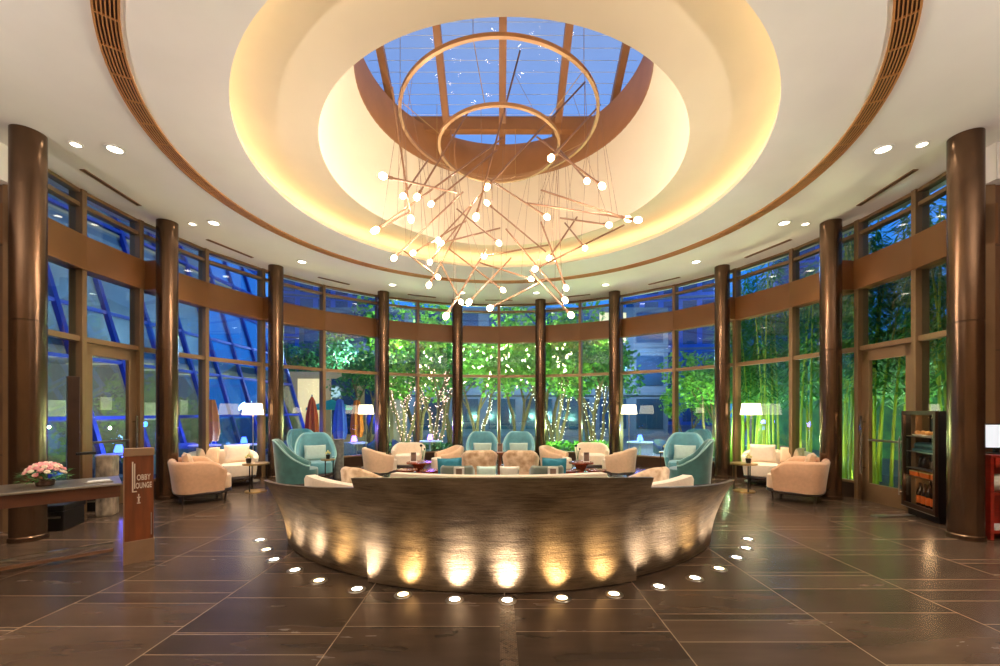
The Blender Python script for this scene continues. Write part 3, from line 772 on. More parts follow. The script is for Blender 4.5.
# tables
def gold_table(x, d, z, label, r=.24, low=True):
    t = thing('side_table', label, 'table', at(x, d))
    obj('table_top', MB().lathe([(0, z-.025), (r, z-.025), (r+.004, z-.012), (r, z), (0, z)], 32), M['gold'], t, smooth=True)
    for k in range(3):
        a = 2*pi*k/3+.4; obj('leg', MB().tube([(r*.75*cos(a), r*.75*sin(a), .02), (r*.75*cos(a), r*.75*sin(a), z-.02)], .011), M['black'], t)
    obj('base', MB().lathe([(0, 0), (r*.85, 0), (r*.83, .018), (0, .022)], 32), M['gold'], t, smooth=True)
    return t
def posy(loc, label, pot=M['black'], fl=M['leaf'], r=.05):
    t = thing('potted_flower', label, 'plant', loc)
    obj('pot', MB().lathe([(0, 0), (r*.8, 0), (r, .08), (r*.85, .08), (r*.8, .06), (0, .06)], 16), pot, t, smooth=True)
    mb = MB(); rg = random.Random(3)
    for k in range(22):
        a = rg.uniform(0, 2*pi); e = rg.uniform(0, 1)
        mb.ball((r*1.1*e*cos(a), r*1.1*e*sin(a), .10+.05*(1-e)+rg.uniform(-.01, .015)), r*.32, 6, 4)
    obj('blooms', mb, fl, t, smooth=True)
M['posy'] = mat('yellow_bloom', rgb(196,190,80), .7, scale=30, col2=rgb(236,230,170))
for side in (-1, 1):
    sd = 'sign' if side < 0 else 'drinks cabinet'
    xx = 256 if side < 0 else 744; d = 7.75
    gold_table(xx, d, .53, 'round gold side table between cream sofas and teal chairs, %s side' % sd, .22)
    posy(at(248 if side < 0 else 749, d)+Vector((0, .02, .53)), 'little pot of yellow flowers on the gold side table, %s side' % sd, fl=M['posy'])
    xx = 328 if side < 0 else 665
    gold_table(xx, 8.15 if side < 0 else 9.6, .56, 'small gold side table tucked beside the teal wing chairs, %s side' % sd, .13)
    posy(at(xx, 8.15 if side < 0 else 9.6)+Vector((0, 0, .56)), 'little flower pot beside the teal wing chairs, %s side' % sd, fl=M['posy'], r=.04)
pd = thing('stone_pedestal', 'grey rough stone cylinder pedestal beside the teal chairs', 'pedestal', at(339, 9.3))
obj('shaft', MB().lathe([(0, 0), (.10, 0), (.10, .84), (0, .84)], 24), M['stone'], pd, smooth=True)
obj('cap', MB().lathe([(0, .84), (.115, .84), (.115, .87), (0, .87)], 24), M['stone'], pd)
def drum_table(x, d, r, z, label):
    t = thing('coffee_table', label, 'table', at(x, d), 0, 'copper drum coffee tables')
    obj('table_top', MB().lathe([(0, z-.03), (r, z-.03), (r, z), (0, z)], 32), M['copper'], t)
    obj('pedestal', MB().lathe([(0, 0), (r*.6, 0), (r*.55, .02), (r*.22, z*.5), (r*.6, z-.03), (0, z-.03)], 32), M['copper'], t, smooth=True)
    return at(x, d)+Vector((0, 0, z))
def menu(loc, label):
    t = thing('menu_stand', label, 'menu', loc)
    obj('card', MB().box(-.055, .055, -.006, .006, .012, .20), M['cardpic'], t)
    obj('holder', MB().box(-.065, .065, -.03, .03, 0, .014).box(-.065, -.055, -.008, .008, .014, .21).box(.055, .065, -.008, .008, .014, .21), M['white'], t)
def stems(loc, label):
    t = thing('stem_vase', label, 'vase', loc)
    obj('vase', MB().lathe([(0, 0), (.035, 0), (.04, .05), (.015, .10), (.018, .12), (0, .12)], 16), M['clear'], t, smooth=True)
    s = MB(); s.tube([(0, 0, .05), (-.01, 0, .22), (-.03, .01, .34)], .005, 6); s.tube([(0, 0, .05), (.02, 0, .2), (.045, 0, .27)], .005, 6)
    obj('stem', s, M['leafdk'], t)
    obj('bud', MB().ball((-.03, .01, .35), .03, 8, 6).ball((.045, 0, .28), .02, 8, 6), M['black'], t, smooth=True)
for side in (-1, 1):
    sd = 'sign' if side < 0 else 'drinks cabinet'
    xs = (419, 430, 407) if side < 0 else (581, 570, 596)
    p = drum_table(xs[0], 8.8, .26, .42, 'tallest copper drum table of the group, %s side' % sd)
    drum_table(xs[1], 8.15, .2, .34, 'low copper drum table by the tallest, nearer the middle, %s side' % sd)
    drum_table(xs[2], 8.1, .2, .36, 'low copper drum table by the tallest, nearer the glass, %s side' % sd)
    menu(p+Vector((-.12*side*-1, .02, 0)), 'upright menu card on the tallest copper table, %s side' % sd)
    stems(p+Vector((.08*side*-1, -.04, 0)), 'small vase with dark buds on the tallest copper table, %s side' % sd)
wt = thing('pedestal_table', 'small wooden pedestal table between the middle armchairs', 'table', at(500, 9.45))
obj('table_top', MB().lathe([(0, .53), (.2, .53), (.2, .56), (0, .56)], 32), M['signwood'], wt)
obj('stem', MB().tube([(0, 0, .03), (0, 0, .53)], [.05, .03], 12), M['signwood'], wt, smooth=True)
obj('base', MB().lathe([(0, 0), (.16, 0), (.15, .03), (0, .035)], 32), M['signwood'], wt)
menu(at(500, 9.45)+Vector((0, 0, .56)), 'white menu card on the wooden pedestal table')

# floor lamps
for x, d, lb in ((253, 8.9, 'white floor lamp by the glass behind the pale sofa, sign side'), (366, 11.0, 'white floor lamp in front of the closed parasols'),
                 (629, 10.9, 'white floor lamp in front of the blue tower bay'), (751, 8.85, 'white floor lamp by the bamboo behind the pale sofa')):
    t = thing('floor_lamp', lb, 'lamp', at(x, d))
    obj('lamp_shade', MB().lathe([(.17, 1.66), (.205, 1.42), (.200, 1.42), (.165, 1.66)], 32, close=True), M['shade'], t, smooth=True)
    obj('pole', MB().tube([(0, 0, .02), (0, 0, 1.60)], .012), M['steel'], t)
    obj('base', MB().lathe([(0, 0), (.13, 0), (.12, .02), (0, .025)], 32), M['steel'], t, smooth=True)
    light('floor_lamp_bulb', 'POINT', at(x, d)+Vector((0, 0, 1.56)), 50, (1, .8, .55), .05)

# ------------------------------------------------------------------ console desk with the lounge sign
E1 = Vector((-.88, -.475, 0)).normalized()   # runs away from the plinth along the desk front
N1 = Vector((E1.y, -E1.x, 0)); N1 = N1 if N1.y < 0 else -N1   # out of the desk's front
E1R = -E1
def frame_at(o): 
    m = Matrix.Identity(4)
    m.col[0] = (E1R.x, E1R.y, 0, 0); m.col[1] = (-N1.x, -N1.y, 0, 0); m.col[2] = (0, 0, 1, 0); m.col[3] = (o.x, o.y, o.z, 1)
    return m
pr0 = G(154.5, 559.5); pl0 = G(123.5, 565.5)
E1R = (pr0-pl0).normalized(); E1 = -E1R
N1 = Vector((E1R.y, -E1R.x, 0)); 
W0 = (pr0-pl0).length
H0 = 1.13
sg = thing('lounge_sign', 'slim wooden sign plinth with metal cap reading LOBBY LOUNGE', 'sign', pl0)
sg.matrix_world = frame_at(pl0)
obj('body', MB().box(.006, W0-.006, .006, .094, .22, H0-.075), M['signwood'], sg, bevel=.003)
obj('cap', MB().box(0, W0, 0, .10, H0-.075, H0), M['signfoot'], sg, bevel=.004)
obj('foot', MB().box(0, W0, 0, .10, 0.0, .22), M['signfoot'], sg, bevel=.004)
obj('edge_strip', MB().box(-.003, .008, -.003, .012, .0, H0), M['signfoot'], sg)
obj('slot', MB().box(W0-.028, W0-.020, .002, .01, .26, .48), M['steel'], sg)
lt = MB()
def letter_text(body, size, x, z, name):
    cu = bpy.data.curves.new(name, 'FONT'); cu.body = body; cu.size = size; cu.extrude = .003; cu.offset = .0012; cu.space_character = 1.05
    o = bpy.data.objects.new(name, cu); COL.objects.link(o)
    bpy.context.view_layer.update()
    me = bpy.data.meshes.new_from_object(o.evaluated_get(bpy.context.evaluated_depsgraph_get()))
    COL.objects.unlink(o); bpy.data.objects.remove(o)
    mt = Matrix.Translation((x, .003, z)) @ Matrix.Rotation(pi/2, 4, 'X')
    me.transform(mt); me.materials.append(M['letter'])
    ob = bpy.data.objects.new(name, me); COL.objects.link(ob); ob.parent = sg
    return ob
xw = max(.001, 1)
o1 = letter_text('OBBY', .078, .098, .815, 'lettering'); o2 = letter_text('OUNGE', .078, .078, .735, 'lettering')
for o, x0, x1 in ((o1, .098, W0-.03), (o2, .090, W0-.022)):
    xs_ = [v.co.x for v in o.data.vertices]; a, b = min(xs_), max(xs_)
    for v in o.data.vertices: v.co.x = x0+(v.co.x-a)/(b-a)*(x1-x0)
obj('initial_letter', MB().box(.062, .072, -.001, .006, .70, 1.0).box(.062, .098, -.001, .006, .70, .71).box(.078, .086, -.001, .006, .735, .98), M['letter'], sg)
emb = MB()
for a_, b_, c_, d_ in ((.108, .116, .656, .678), (.100, .124, .640, .651), (.106, .118, .600, .636), (.099, .125, .585, .594)):
    emb.box(a_, b_, -.001, .006, c_, d_)
obj('emblem', emb, M['letter'], sg)
# desk
dk = thing('console_desk', 'long dark wood console desk with a polished top beside the lounge sign', 'desk', pl0)
mk = frame_at(pl0); dk.matrix_world = mk
DZ = .805; DL = 2.4
obj('desk_top', MB().box(-DL, -.012, -.02, .62, DZ-.02, DZ), M['steel'], dk, bevel=.004, label='thin polished metal top')
obj('apron', MB().box(-DL, -.02, .015, .06, DZ-.135, DZ-.02).box(-DL, -.02, .55, .59, DZ-.135, DZ-.02), M['deskwood'], dk, bevel=.003)
obj('underside_panel', MB().box(-DL, -.02, .06, .55, DZ-.06, DZ-.02), M['deskwood'], dk)
obj('end_panel', MB().box(-DL, -DL+.05, .04, .58, .0, DZ-.135), M['deskwood'], dk)
obj('back_rail', MB().box(-DL+.05, -.06, .54, .57, .02, .05), M['rodgold'], dk)
obj('back_rail', MB().box(-DL+.05, -.06, .54, .57, .10, .125), M['chrome'], dk, label='chrome rail')
def onk(x, y, z=DZ): return mk @ Vector((x, y, z))
fw = thing('flower_arrangement', 'round bouquet of pink and white flowers on the console desk', 'flowers', onk(-.53, .30))
obj('bowl', MB().lathe([(0, 0), (.06, 0), (.07, .05), (.065, .05), (.05, .01), (0, .01)], 20), M['bronze_dark'], fw, smooth=True)
rg = random.Random(5)
lv = MB()
for k in range(160):
    a = rg.uniform(0, 2*pi); e = rg.uniform(.2, .75); r = .15*sin(e*pi/2*1.2)+.02
    p = Vector((r*cos(a), r*sin(a), .05+rg.uniform(0, .09))); d1 = Vector((cos(a), sin(a), rg.uniform(-.4, .5))).normalized(); s1 = d1.cross(Vector((0, 0, 1))).normalized()
    lv.add([p-s1*.012, p+d1*.045, p+s1*.012, p-d1*.01+Vector((0, 0, -.004))], [(0, 1, 2, 3)])
obj('foliage', lv, M['leafdk'], fw)
for k in range(46):
    a = k*2.39996; e = sqrt((k+.5)/46); r = .135*e; z = .095+.115*sqrt(max(0, 1-e*e))
    mb = MB(); c = Vector((r*cos(a), r*sin(a), z)); up = Vector((r*cos(a)*4, r*sin(a)*4, .5)).normalized(); q = up.to_track_quat('Z', 'Y').to_matrix().to_4x4()
    for j in range(7):
        aa = 2*pi*j/7; mb.ball(c+q.to_3x3() @ Vector((.012*cos(aa), .012*sin(aa), 0)), .012, 6, 4, 1, 1, .8)
    mb.ball(c+up*.006, .012, 6, 4)
    obj('bloom', mb, M['pink'] if k % 3 else M['cream_pale'], fw, smooth=True)
kt = thing('key_tray', 'thin metal tray at the sign end of the console desk', 'tray', onk(-.17, .2))
kt.rotation_euler = mk.to_euler()
obj('tray', MB().box(-.10, .10, -.07, .07, 0, .012), M['steel'], kt, bevel=.003)
obj('paper', MB().box(-.08, .08, -.05, .05, .012, .018), M['white'], kt)
# swirled stump and black chests behind the desk
p = at(107.5, 6.0)
so = thing('swirl_stone_block', 'tall swirl-patterned stone block behind the console by the door', 'pedestal', p, .35)
obj('block', MB().box(-.10, .10, -.10, .10, 0, .86), M['petrified'], so, bevel=.02)
for x, d, w, h, lb in ((60, 5.35, .30, .32, 'black lidded chest on the floor behind the console, next to the big column'), (92, 6.35, .34, .30, 'black lidded chest on the floor behind the console, next to the swirl stone')):
    c = thing('storage_chest', lb, 'chest', at(x, d), .3)
    obj('body', MB().box(-w/2, w/2, -.2, .2, 0, h-.08), M['black'], c, bevel=.01)
    obj('lid', MB().box(-w/2-.01, w/2+.01, -.21, .21, h-.075, h), M['black'], c, bevel=.01)
    obj('metal_band', MB().box(-w/2+.03, w/2-.03, -.214, -.2, h-.16, h-.14), M['steel'], c)
ps = thing('slim_cabinet', 'tall slim dark brown post cabinet at the edge of the sign side door', 'cabinet', at(73, 5.65), .9)
obj('body', MB().box(-.06, .06, -.06, .06, 0, 1.97), M['bronze_dark'], ps, bevel=.006)
obj('shelf', MB().box(.02, .22, -.09, .03, .90, .935), M['black'], ps, bevel=.01)
obj('label_plate', MB().box(.0605, .066, -.03, .03, 1.2, 1.23), M['steel'], ps)

# ------------------------------------------------------------------ drinks cabinet
fa = G(902.5, 511.5); fb = G(936.5, 524.5)
ex = (fb-fa).normalized(); FW = (fb-fa).length; ey = Vector((-ex.y, ex.x, 0))
if ey.x < 0: ey = -ey
fm = Matrix.Identity(4); fm.col[0] = (ex.x, ex.y, 0, 0); fm.col[1] = (ey.x, ey.y, 0, 0); fm.col[3] = (fa.x, fa.y, 0, 1)
FH = 1.50; FD = .34
ca = thing('drinks_cabinet', 'black upright glazed drinks cabinet leaning against the big bronze column', 'cabinet', fa)
ca.matrix_world = fm
obj('body', MB().box(0, .03, .02, FD, .1, FH).box(FW-.03, FW, .02, FD, .1, FH).box(.03, FW-.03, FD-.02, FD, .1, FH).box(.03, FW-.03, .02, FD-.02, FH-.04, FH).box(.03, FW-.03, .02, FD-.02, .1, .14), M['black'], ca)
obj('plinth', MB().box(.04, FW-.04, .05, FD-.02, 0, .1), M['black'], ca)
df = MB().box(0, .045, -.015, .018, .1, FH).box(FW-.045, FW, -.015, .018, .1, FH).box(.045, FW-.045, -.015, .018, FH-.055, FH).box(.045, FW-.045, -.015, .018, .1, .17)
dd = obj('door', df, M['bronze_dark'], ca, bevel=.003)
obj('pane', MB().box(.045, FW-.045, -.003, .003, .17, FH-.055), M['clear'], dd)
obj('handle', MB().tube([(.02, -.05, .25), (.02, -.05, 1.1)], .01).tube([(.02, -.015, .3), (.02, -.05, .3)], .007).tube([(.02, -.015, 1.05), (.02, -.05, 1.05)], .007), M['steel'], dd)
obj('edge_trim', MB().box(.0, FW, -.018, -.014, .1, .112), M['steel'], dd)
SH = [.56, .68, .92, 1.14]
for z in SH: obj('shelf', MB().box(.03, FW-.03, .03, FD-.02, z-.012, z), M['steel'] if z != .56 else M['deskwood'], ca)
for i in range(2):
    light('cabinet_lamp', 'POINT', fm @ Vector((FW/2, .12, (1.40, .52)[i])), 1.6, (1, .6, .3), .03)
for i in range(6):
    x = .12+i*(FW-.24)/5
    t = thing('bottle', 'dark bottle with orange label on the cabinet floor', 'bottle', fm @ Vector((x, .15, .14)), 0, 'bottles on the cabinet floor')
    obj('glass', MB().lathe([(0, 0), (.042, 0), (.042, .19), (.035, .22), (.014, .26), (.014, .32), (0, .32)], 16), M['bottle'], t, smooth=True)
    obj('label', MB().lathe([(.0425, .03), (.0435, .03), (.0435, .14), (.0425, .14)], 16), M['orangelabel'], t)
for i in range(7):
    x = .10+i*(FW-.20)/6
    t = thing('bottle', 'small bottle lying in the row on the middle shelf of the cabinet', 'bottle', fm @ Vector((x, .16, .68)), 0, 'small bottles on the middle shelf')
    obj('glass', MB().lathe([(0, 0), (.03, 0), (.03, .09), (.012, .13), (.012, .16), (0, .16)], 12), M['bottle'], t, smooth=True)
for i in range(3):
    x = .14+i*(FW-.28)/2
    t = thing('pastry_box', ['orange pastry box on the cabinet shelf at the glass wall end', 'orange pastry box at the middle of the cabinet shelf', 'orange pastry box on the cabinet shelf at the column end'][i], 'box', fm @ Vector((x, .14, .56)), 0)
    t.rotation_euler = fm.to_euler()
    obj('body', MB().box(-.1, .1, -.08, .08, 0, .06), M['orangelabel'], t, bevel=.004); obj('lid', MB().box(-.102, .102, -.082, .082, .06, .075), M['food'], t)
for i in range(3):
    x = .14+i*(FW-.28)/2
    t = thing('cake_plate', ['plate of pastries on the top cabinet shelf at the glass wall end', 'plate of pastries at the middle of the top cabinet shelf', 'plate of pastries on the top cabinet shelf at the column end'][i], 'plate', fm @ Vector((x, .14, 1.14)), 0)
    obj('plate', MB().lathe([(0, 0), (.06, 0), (.09, .015), (.085, .02), (0, .01)], 20), M['white'], t, smooth=True)
    for j in range(4):
        a = j*pi/2; obj('pastry', MB().ball((.04*cos(a), .04*sin(a), .045), .035, 10, 6, 1, 1, .9), M['food'], t, smooth=True)
t = thing('serving_tray', 'dark teal serving dish on the upper shelf of the drinks cabinet', 'tray', fm @ Vector((FW/2, .15, .92))); t.rotation_euler = fm.to_euler()
obj('dish', MB().box(-.28, .28, -.09, .09, 0, .04), M['teal_glass'], t, bevel=.01); obj('cover', MB().box(-.27, .27, -.085, .085, .04, .13), M['teal_glass'], t, bevel=.04)
# threshold plate and red counter
th_ = obj('floor_plate', MB().box(-.3, .3, -.05, .05, 0, .012), M['steel'], None); th_.location = G(893, 516); th_.rotation_euler = (0, 0, .1)
tag(th_, 'flat steel strip on the floor before the drinks cabinet', 'plate')
rc = thing('reception_counter', 'glossy red wood counter with open shelf beyond the big column', 'counter', (5.70, 4.96, 0), 0)
obj('counter_top', MB().box(0, 1.9, -.16, .15, .96, .99), M['redwood'], rc, bevel=.004)
obj('side_panel', MB().box(.01, .05, -.14, .14, 0, .96), M['redwood'], rc); obj('side_panel', MB().box(1.82, 1.86, -.14, .14, 0, .96), M['redwood'], rc)
obj('back_panel', MB().box(.05, 1.82, .11, .14, 0, .96), M['redwood'], rc)
obj('shelf', MB().box(.05, 1.82, -.14, .11, .52, .55), M['redwood'], rc); obj('shelf', MB().box(.05, 1.82, -.14, .11, .08, .11), M['redwood'], rc)
obj('drawer_front', MB().box(.05, 1.82, -.155, -.14, .84, .96), M['redwood'], rc, bevel=.003)
mm = Matrix.Translation((5.70, 4.96, 0))
mo = thing('monitor', 'small flat computer monitor standing on the red counter', 'monitor', mm @ Vector((.27, .0, .99)), -.1)
obj('base', MB().box(-.11, .11, -.08, .08, 0, .012), M['black'], mo, bevel=.003); obj('stand', MB().box(-.025, .025, .015, .04, .012, .14), M['black'], mo)
sc_ = obj('bezel', MB().box(-.23, .23, -.015, .012, .06, .36), M['black'], mo, bevel=.004)
obj('screen', MB().box(-.215, .215, -.0175, -.015, .075, .345), M['screen'], sc_)
bg = thing('paper_bag', 'crumpled pale bag lying on the red counter shelf', 'bag', mm @ Vector((.20, -.02, .55)))
obj('bag', MB().ball((0, 0, .10), .12, 14, 10, 1.1, .8, .82), M['greypale'], bg, smooth=True); obj('flap', MB().box(-.10, .10, -.02, .02, .17, .20), M['greypale'], bg, bevel=.008)
bk_ = obj('folder', MB().box(-.14, .14, -.10, .10, 0, .03), M['white'], None, bevel=.003); bk_.location = mm @ Vector((.22, -.03, .11)); tag(bk_, 'white folder on the lowest shelf of the red counter', 'folder')

# ------------------------------------------------------------------ outside
gd = MB()
gd.box(-60, 60, -2, 120, -.5, -.16)
struct('ground', gd, M['paving'], label='dark terrace paving outside the glass', cat='ground')
# leaning blue framed facade
fc = thing('leaning_facade', 'neighbouring blue steel framed glass facade leaning outwards', 'building', (-8.9, 0, -.16))
def lean(z): return -.30*z
y0, y1, zt = 4.5, 19.5, 11.0
ys = [y0+i*1.25 for i in range(13)]
for y in ys:
    obj('steel_bar', MB().add([(lean(z)+dx, y+dy, z) for z in (0, zt) for dx, dy in ((-.06,-.05),(.06,-.05),(.06,.05),(-.06,.05))], [(0,1,2,3),(4,7,6,5),(0,4,5,1),(1,5,6,2),(2,6,7,3),(3,7,4,0)]), M['bluebar'], fc)
for z in (.15, 1.5, 2.9, 4.2, 5.5, 6.8, 8.1, 9.4, 10.8):
    obj('cross_bar', MB().box(lean(z)-.05, lean(z)+.05, y0, y1, z-.04, z+.04), M['bluebar'], fc)
pg = MB().add([(lean(z)-.03-t, y, z) for t in (0, .02) for z in (0, zt) for y in (y0, y1)], [(0,1,3,2),(4,6,7,5),(0,4,5,1),(2,3,7,6),(0,2,6,4),(1,5,7,3)])
M['facadeglass'] = glass_mat('facade_glass', (.55,.72,.85,1), .16)
obj('glass_skin', pg, M['facadeglass'], fc)
obj('floor_slab', MB().box(-7, lean(3.2)-.1, y0, y1, 3.15, 3.4).box(-8, lean(6.4)-.1, y0, y1, 6.4, 6.7), M['concrete_warm'], fc)
obj('inner_wall', MB().box(-5.2, -5.0, y0, y1, 0, 11), M['concrete_warm'], fc)
obj('interior_floor', MB().box(-7, -.2, y0, y1, 0, .03), M['concrete'], fc)
for i in range(8):
    y = 5.6+i*1.8
    obj('lit_panel', MB().box(-4.95, -4.9, y-.2, y+(.2 if i % 2 else .5), 1.3+.2*(i % 3), 2.0+.15*(i % 2)), M['litwin'], fc)
    obj('ceiling_strip', MB().box(-4.4, -1.8, y-.06, y+.06, 3.09, 3.14), M['litwin'], fc)
# background buildings
def building(name, label, loc, w, d, h, m, nf, nc, mw, rz=0, lit=()):
    t = thing(name, label, 'building', loc, rz)
    obj('wall', MB().box(-w/2, w/2, 0, d, 0, h), m, t)
    fh = h/nf; cw = w/nc; 
    for i in range(nf):
        obj('floor_band', MB().box(-w/2-.08, w/2+.08, -.12, 0, i*fh-.12, i*fh+.14), M['concrete'], t)
        for j in range(nc):
            k = (i*7+j*3) % 11
            obj('window', MB().box(-w/2+cw*(j+.14), -w/2+cw*(j+.86), -.05, .02, i*fh+.5, i*fh+fh-.35), M['litwin'] if (i, j) in lit else mw, t)
    return t
building('office_building', 'low slate office block behind the garden trees', (-1.0, 27, -.16), 24, 8, 8.4, M['concrete'], 3, 10, M['outglass'], 0, {(1,1),(2,8)})
building('pavilion', 'warm clad pavilion with a broad eave behind the parasols', (-8.5, 20.5, -.16), 6.5, 4, 3.6, M['concrete_warm'], 1, 4, M['outglass'], 0.05, {(0,1)})
building('tower_block', 'tall blue glass tower beyond the terrace', (19, 46, -.16), 10, 10, 34, M['towerblue'], 12, 5, M['outglass'], -.2)
building('tower_block', 'second slimmer blue tower behind the bamboo', (40, 52, -.16), 9, 9, 26, M['towerblue'], 9, 4, M['outglass'], -.5)
building('tower_block', 'distant blue office tower above the leaning facade', (-24, 60, -.16), 14, 10, 30, M['towerblue'], 10, 6, M['outglass'], .3)

# trees
def leafcloud(blobs, n, size, rg):
    mb = MB()
    for k in range(n):
        c, r = blobs[rg.randrange(len(blobs))]
        while True:
            v = Vector((rg.uniform(-1,1), rg.uniform(-1,1), rg.uniform(-1,1)))
            if .25 < v.length < 1: break
        p = Vector(c)+Vector((v.x*r, v.y*r, v.z*r*.75))
        d = Vector((rg.uniform(-1,1), rg.uniform(-1,1), rg.uniform(-.9,.5))).normalized(); s = d.cross(Vector((rg.uniform(-1,1), rg.uniform(-1,1), rg.uniform(-1,1)))).normalized()
        L = size*rg.uniform(.7, 1.3); mb.add([p, p+d*L*.5+s*L*.28, p+d*L, p+d*L*.5-s*L*.28], [(0,1,2,3)])
    return mb
def tree(seed, h, spread, leafm, label, fairy=None, nleaf=2600):
    rg = random.Random(seed)
    t = thing('garden_tree', label, 'tree')
    tr = MB(); tips = []; paths = []
    nst = 3
    for s in range(nst):
        a = 2*pi*s/nst+rg.uniform(-.4, .4); pts = []
        for i in range(7):
            f = i/6; r = spread*.38*f**1.3
            pts.append(Vector((.08*cos(a)+r*cos(a+f)+rg.uniform(-.05, .05), .08*sin(a)+r*sin(a+f)+rg.uniform(-.05, .05), h*.62*f)))
        tr.tube(pts, [.075-.008*i for i in range(7)], 8); paths.append(pts); tips.append(pts[-1])
        for j in (3, 4, 5):
            b = a+rg.uniform(-1.6, 1.6); q = pts[j]+Vector((spread*.35*cos(b), spread*.35*sin(b), h*.2)); m_ = (pts[j]+q)/2+Vector((0, 0, .1))
            tr.tube([pts[j], m_, q], [.035, .025, .012], 6); tips.append(q); paths.append([pts[j], m_, q])
    obj('trunk', tr, M['bark'], t, smooth=True)
    blobs = [(p+Vector((rg.uniform(-.2,.2), rg.uniform(-.2,.2), rg.uniform(0,.35))), spread*rg.uniform(.26, .42)) for p in tips]
    obj('foliage', leafcloud(blobs, nleaf, .17, rg), leafm, t)
    return t, paths
def fairy_string(paths, loc, m, label, group=None, n=26, zmax=9):
    rg = random.Random(11); mb = MB()
    for pts in paths:
        for i in range(len(pts)-1):
            for k in range(n//3):
                f = rg.random(); p = pts[i].lerp(pts[i+1], f)
                if p.z > zmax: continue
                a = rg.uniform(0, 2*pi); mb.ball(p+Vector((.09*cos(a), .09*sin(a), 0)), .016, 5, 4)
    o = obj('fairy_lights', mb, m, None); o.location = loc
    return tag(o, label, 'fairy lights', group, 'stuff')
def gp(x, d): v = at(x, d); v.z = -.16; return v
T1, P1 = tree(1, 4.6, 1.7, M['leaf'], 'multi-stem tree wrapped in pink fairy lights, nearer the parasols', nleaf=1500); T1.location = gp(405, 15.5)
fairy_string(P1, gp(405, 15.5), M['fairy'], 'pink fairy lights wound on the tree nearer the parasols')
T2, P2 = tree(2, 5.0, 2.0, M['leafdk'], 'twisted tree wrapped in pink fairy lights beside the slim middle column', nleaf=900); T2.location = gp(436, 14.5)
fairy_string(P2, gp(436, 14.5), M['fairy'], 'pink fairy lights wound on the twisted tree by the middle column')
T3, P3 = tree(3, 5.4, 2.2, M['leaf'], 'full green tree with white lit trunk behind the middle teal armchairs', nleaf=3000); T3.location = gp(478, 16.5)
fairy_string([p for p in P3[:1]], gp(478, 16.5), M['fairyw'], 'white fairy lights on the trunk behind the middle teal armchairs', n=60, zmax=2.4)
T4, P4 = tree(4, 5.2, 2.2, M['leaf'], 'dense bright green tree just past the middle column on the drinks cabinet side', nleaf=3200); T4.location = gp(556, 15)
fairy_string(P4, gp(556, 15), M['fairyw'], 'white fairy lights on the dense bright tree stems', n=18, zmax=2.6)
T5, P5 = tree(5, 4.8, 2.0, M['leafdk'], 'green tree with lit stems behind the cream armchair on the drinks cabinet side', nleaf=2600); T5.location = gp(596, 15.5)
fairy_string(P5, gp(596, 15.5), M['fairyw'], 'white fairy lights on the stems of the tree nearest the blue tower bay', n=18, zmax=2.6)
def tree_copy(src, x, d, s, rz, label):
    o = dup(src, gp(x, d), rz, label); o.scale = (s, s, s); return o
tree_copy(T3, 520, 20, 1.25, 1.0, 'tall tree filling the upper panes at the centre')
tree_copy(T4, 450, 21, 1.3, 2.0, 'tall tree behind the twisted fairy-lit one')
tree_copy(T5, 372, 17, 1.0, 2.6, 'dark tree beside the orange parasol')
tree_copy(T4, 712, 13.5, .8, .7, 'bushy tree behind the light teal chair near the bamboo')
tree_copy(T5, 735, 14.5, .9, 1.7, 'dark bushy tree at the start of the bamboo')
tree_copy(T3, 688, 16, .55, .2, 'small low tree behind the small gold table, drinks cabinet side')
tree_copy(T5, 330, 26, 1.5, .9, 'tall dark tree beyond the pavilion roof')
tree_copy(T4, 590, 22, 1.35, .4, 'tall tree behind the lit stem tree')
tree_copy(T4, 418, 18.5, 1.45, 3.1, 'tall tree in the upper panes behind the parasol side fairy tree')
tree_copy(T3, 548, 19, 1.4, 4.4, 'tall tree in the upper panes behind the dense green tree')
for x_, d_ in ((400, 16.6), (450, 18.5), (500, 17.6), (550, 17), (600, 18.5), (470, 15.4)):  # fill lights hung in the air, added to brighten the tree crowns
    v_ = gp(x_, d_); light('crown_fill', 'POINT', (v_.x, v_.y, 4.3), 160, (.8, 1, .55), .04)
# hedges
def hedge(label, x, d, w, h, m, seed):
    rg = random.Random(seed)
    mb = MB()
    for k in range(int(900*w)):
        p = Vector((rg.uniform(-w/2, w/2), rg.uniform(-.3, .3), rg.uniform(0, h))); dd_ = Vector((rg.uniform(-1,1), rg.uniform(-1,1), rg.uniform(-.3,1))).normalized(); s = dd_.cross(Vector((.3,.2,1))).normalized()
        L = .13; mb.add([p, p+dd_*L*.5+s*L*.25, p+dd_*L, p+dd_*L*.5-s*L*.25], [(0,1,2,3)])
    t = thing('planter_hedge', label, 'hedge', gp(x, d))
    obj('foliage', mb, m, t); obj('planter', MB().box(-w/2-.05, w/2+.05, -.35, .35, 0, .28), M['concrete'], t, bevel=.01)
hedge('low planted trough under the fairy-lit trees', 415, 13.8, 2.6, .55, M['leafdk'], 1)
hedge('low planted trough under the green trees', 565, 13.9, 3.4, .6, M['leaf'], 2)
hedge('low planted trough under the bushy trees near the bamboo', 712, 12.6, 1.8, .8, M['leaf'], 3)

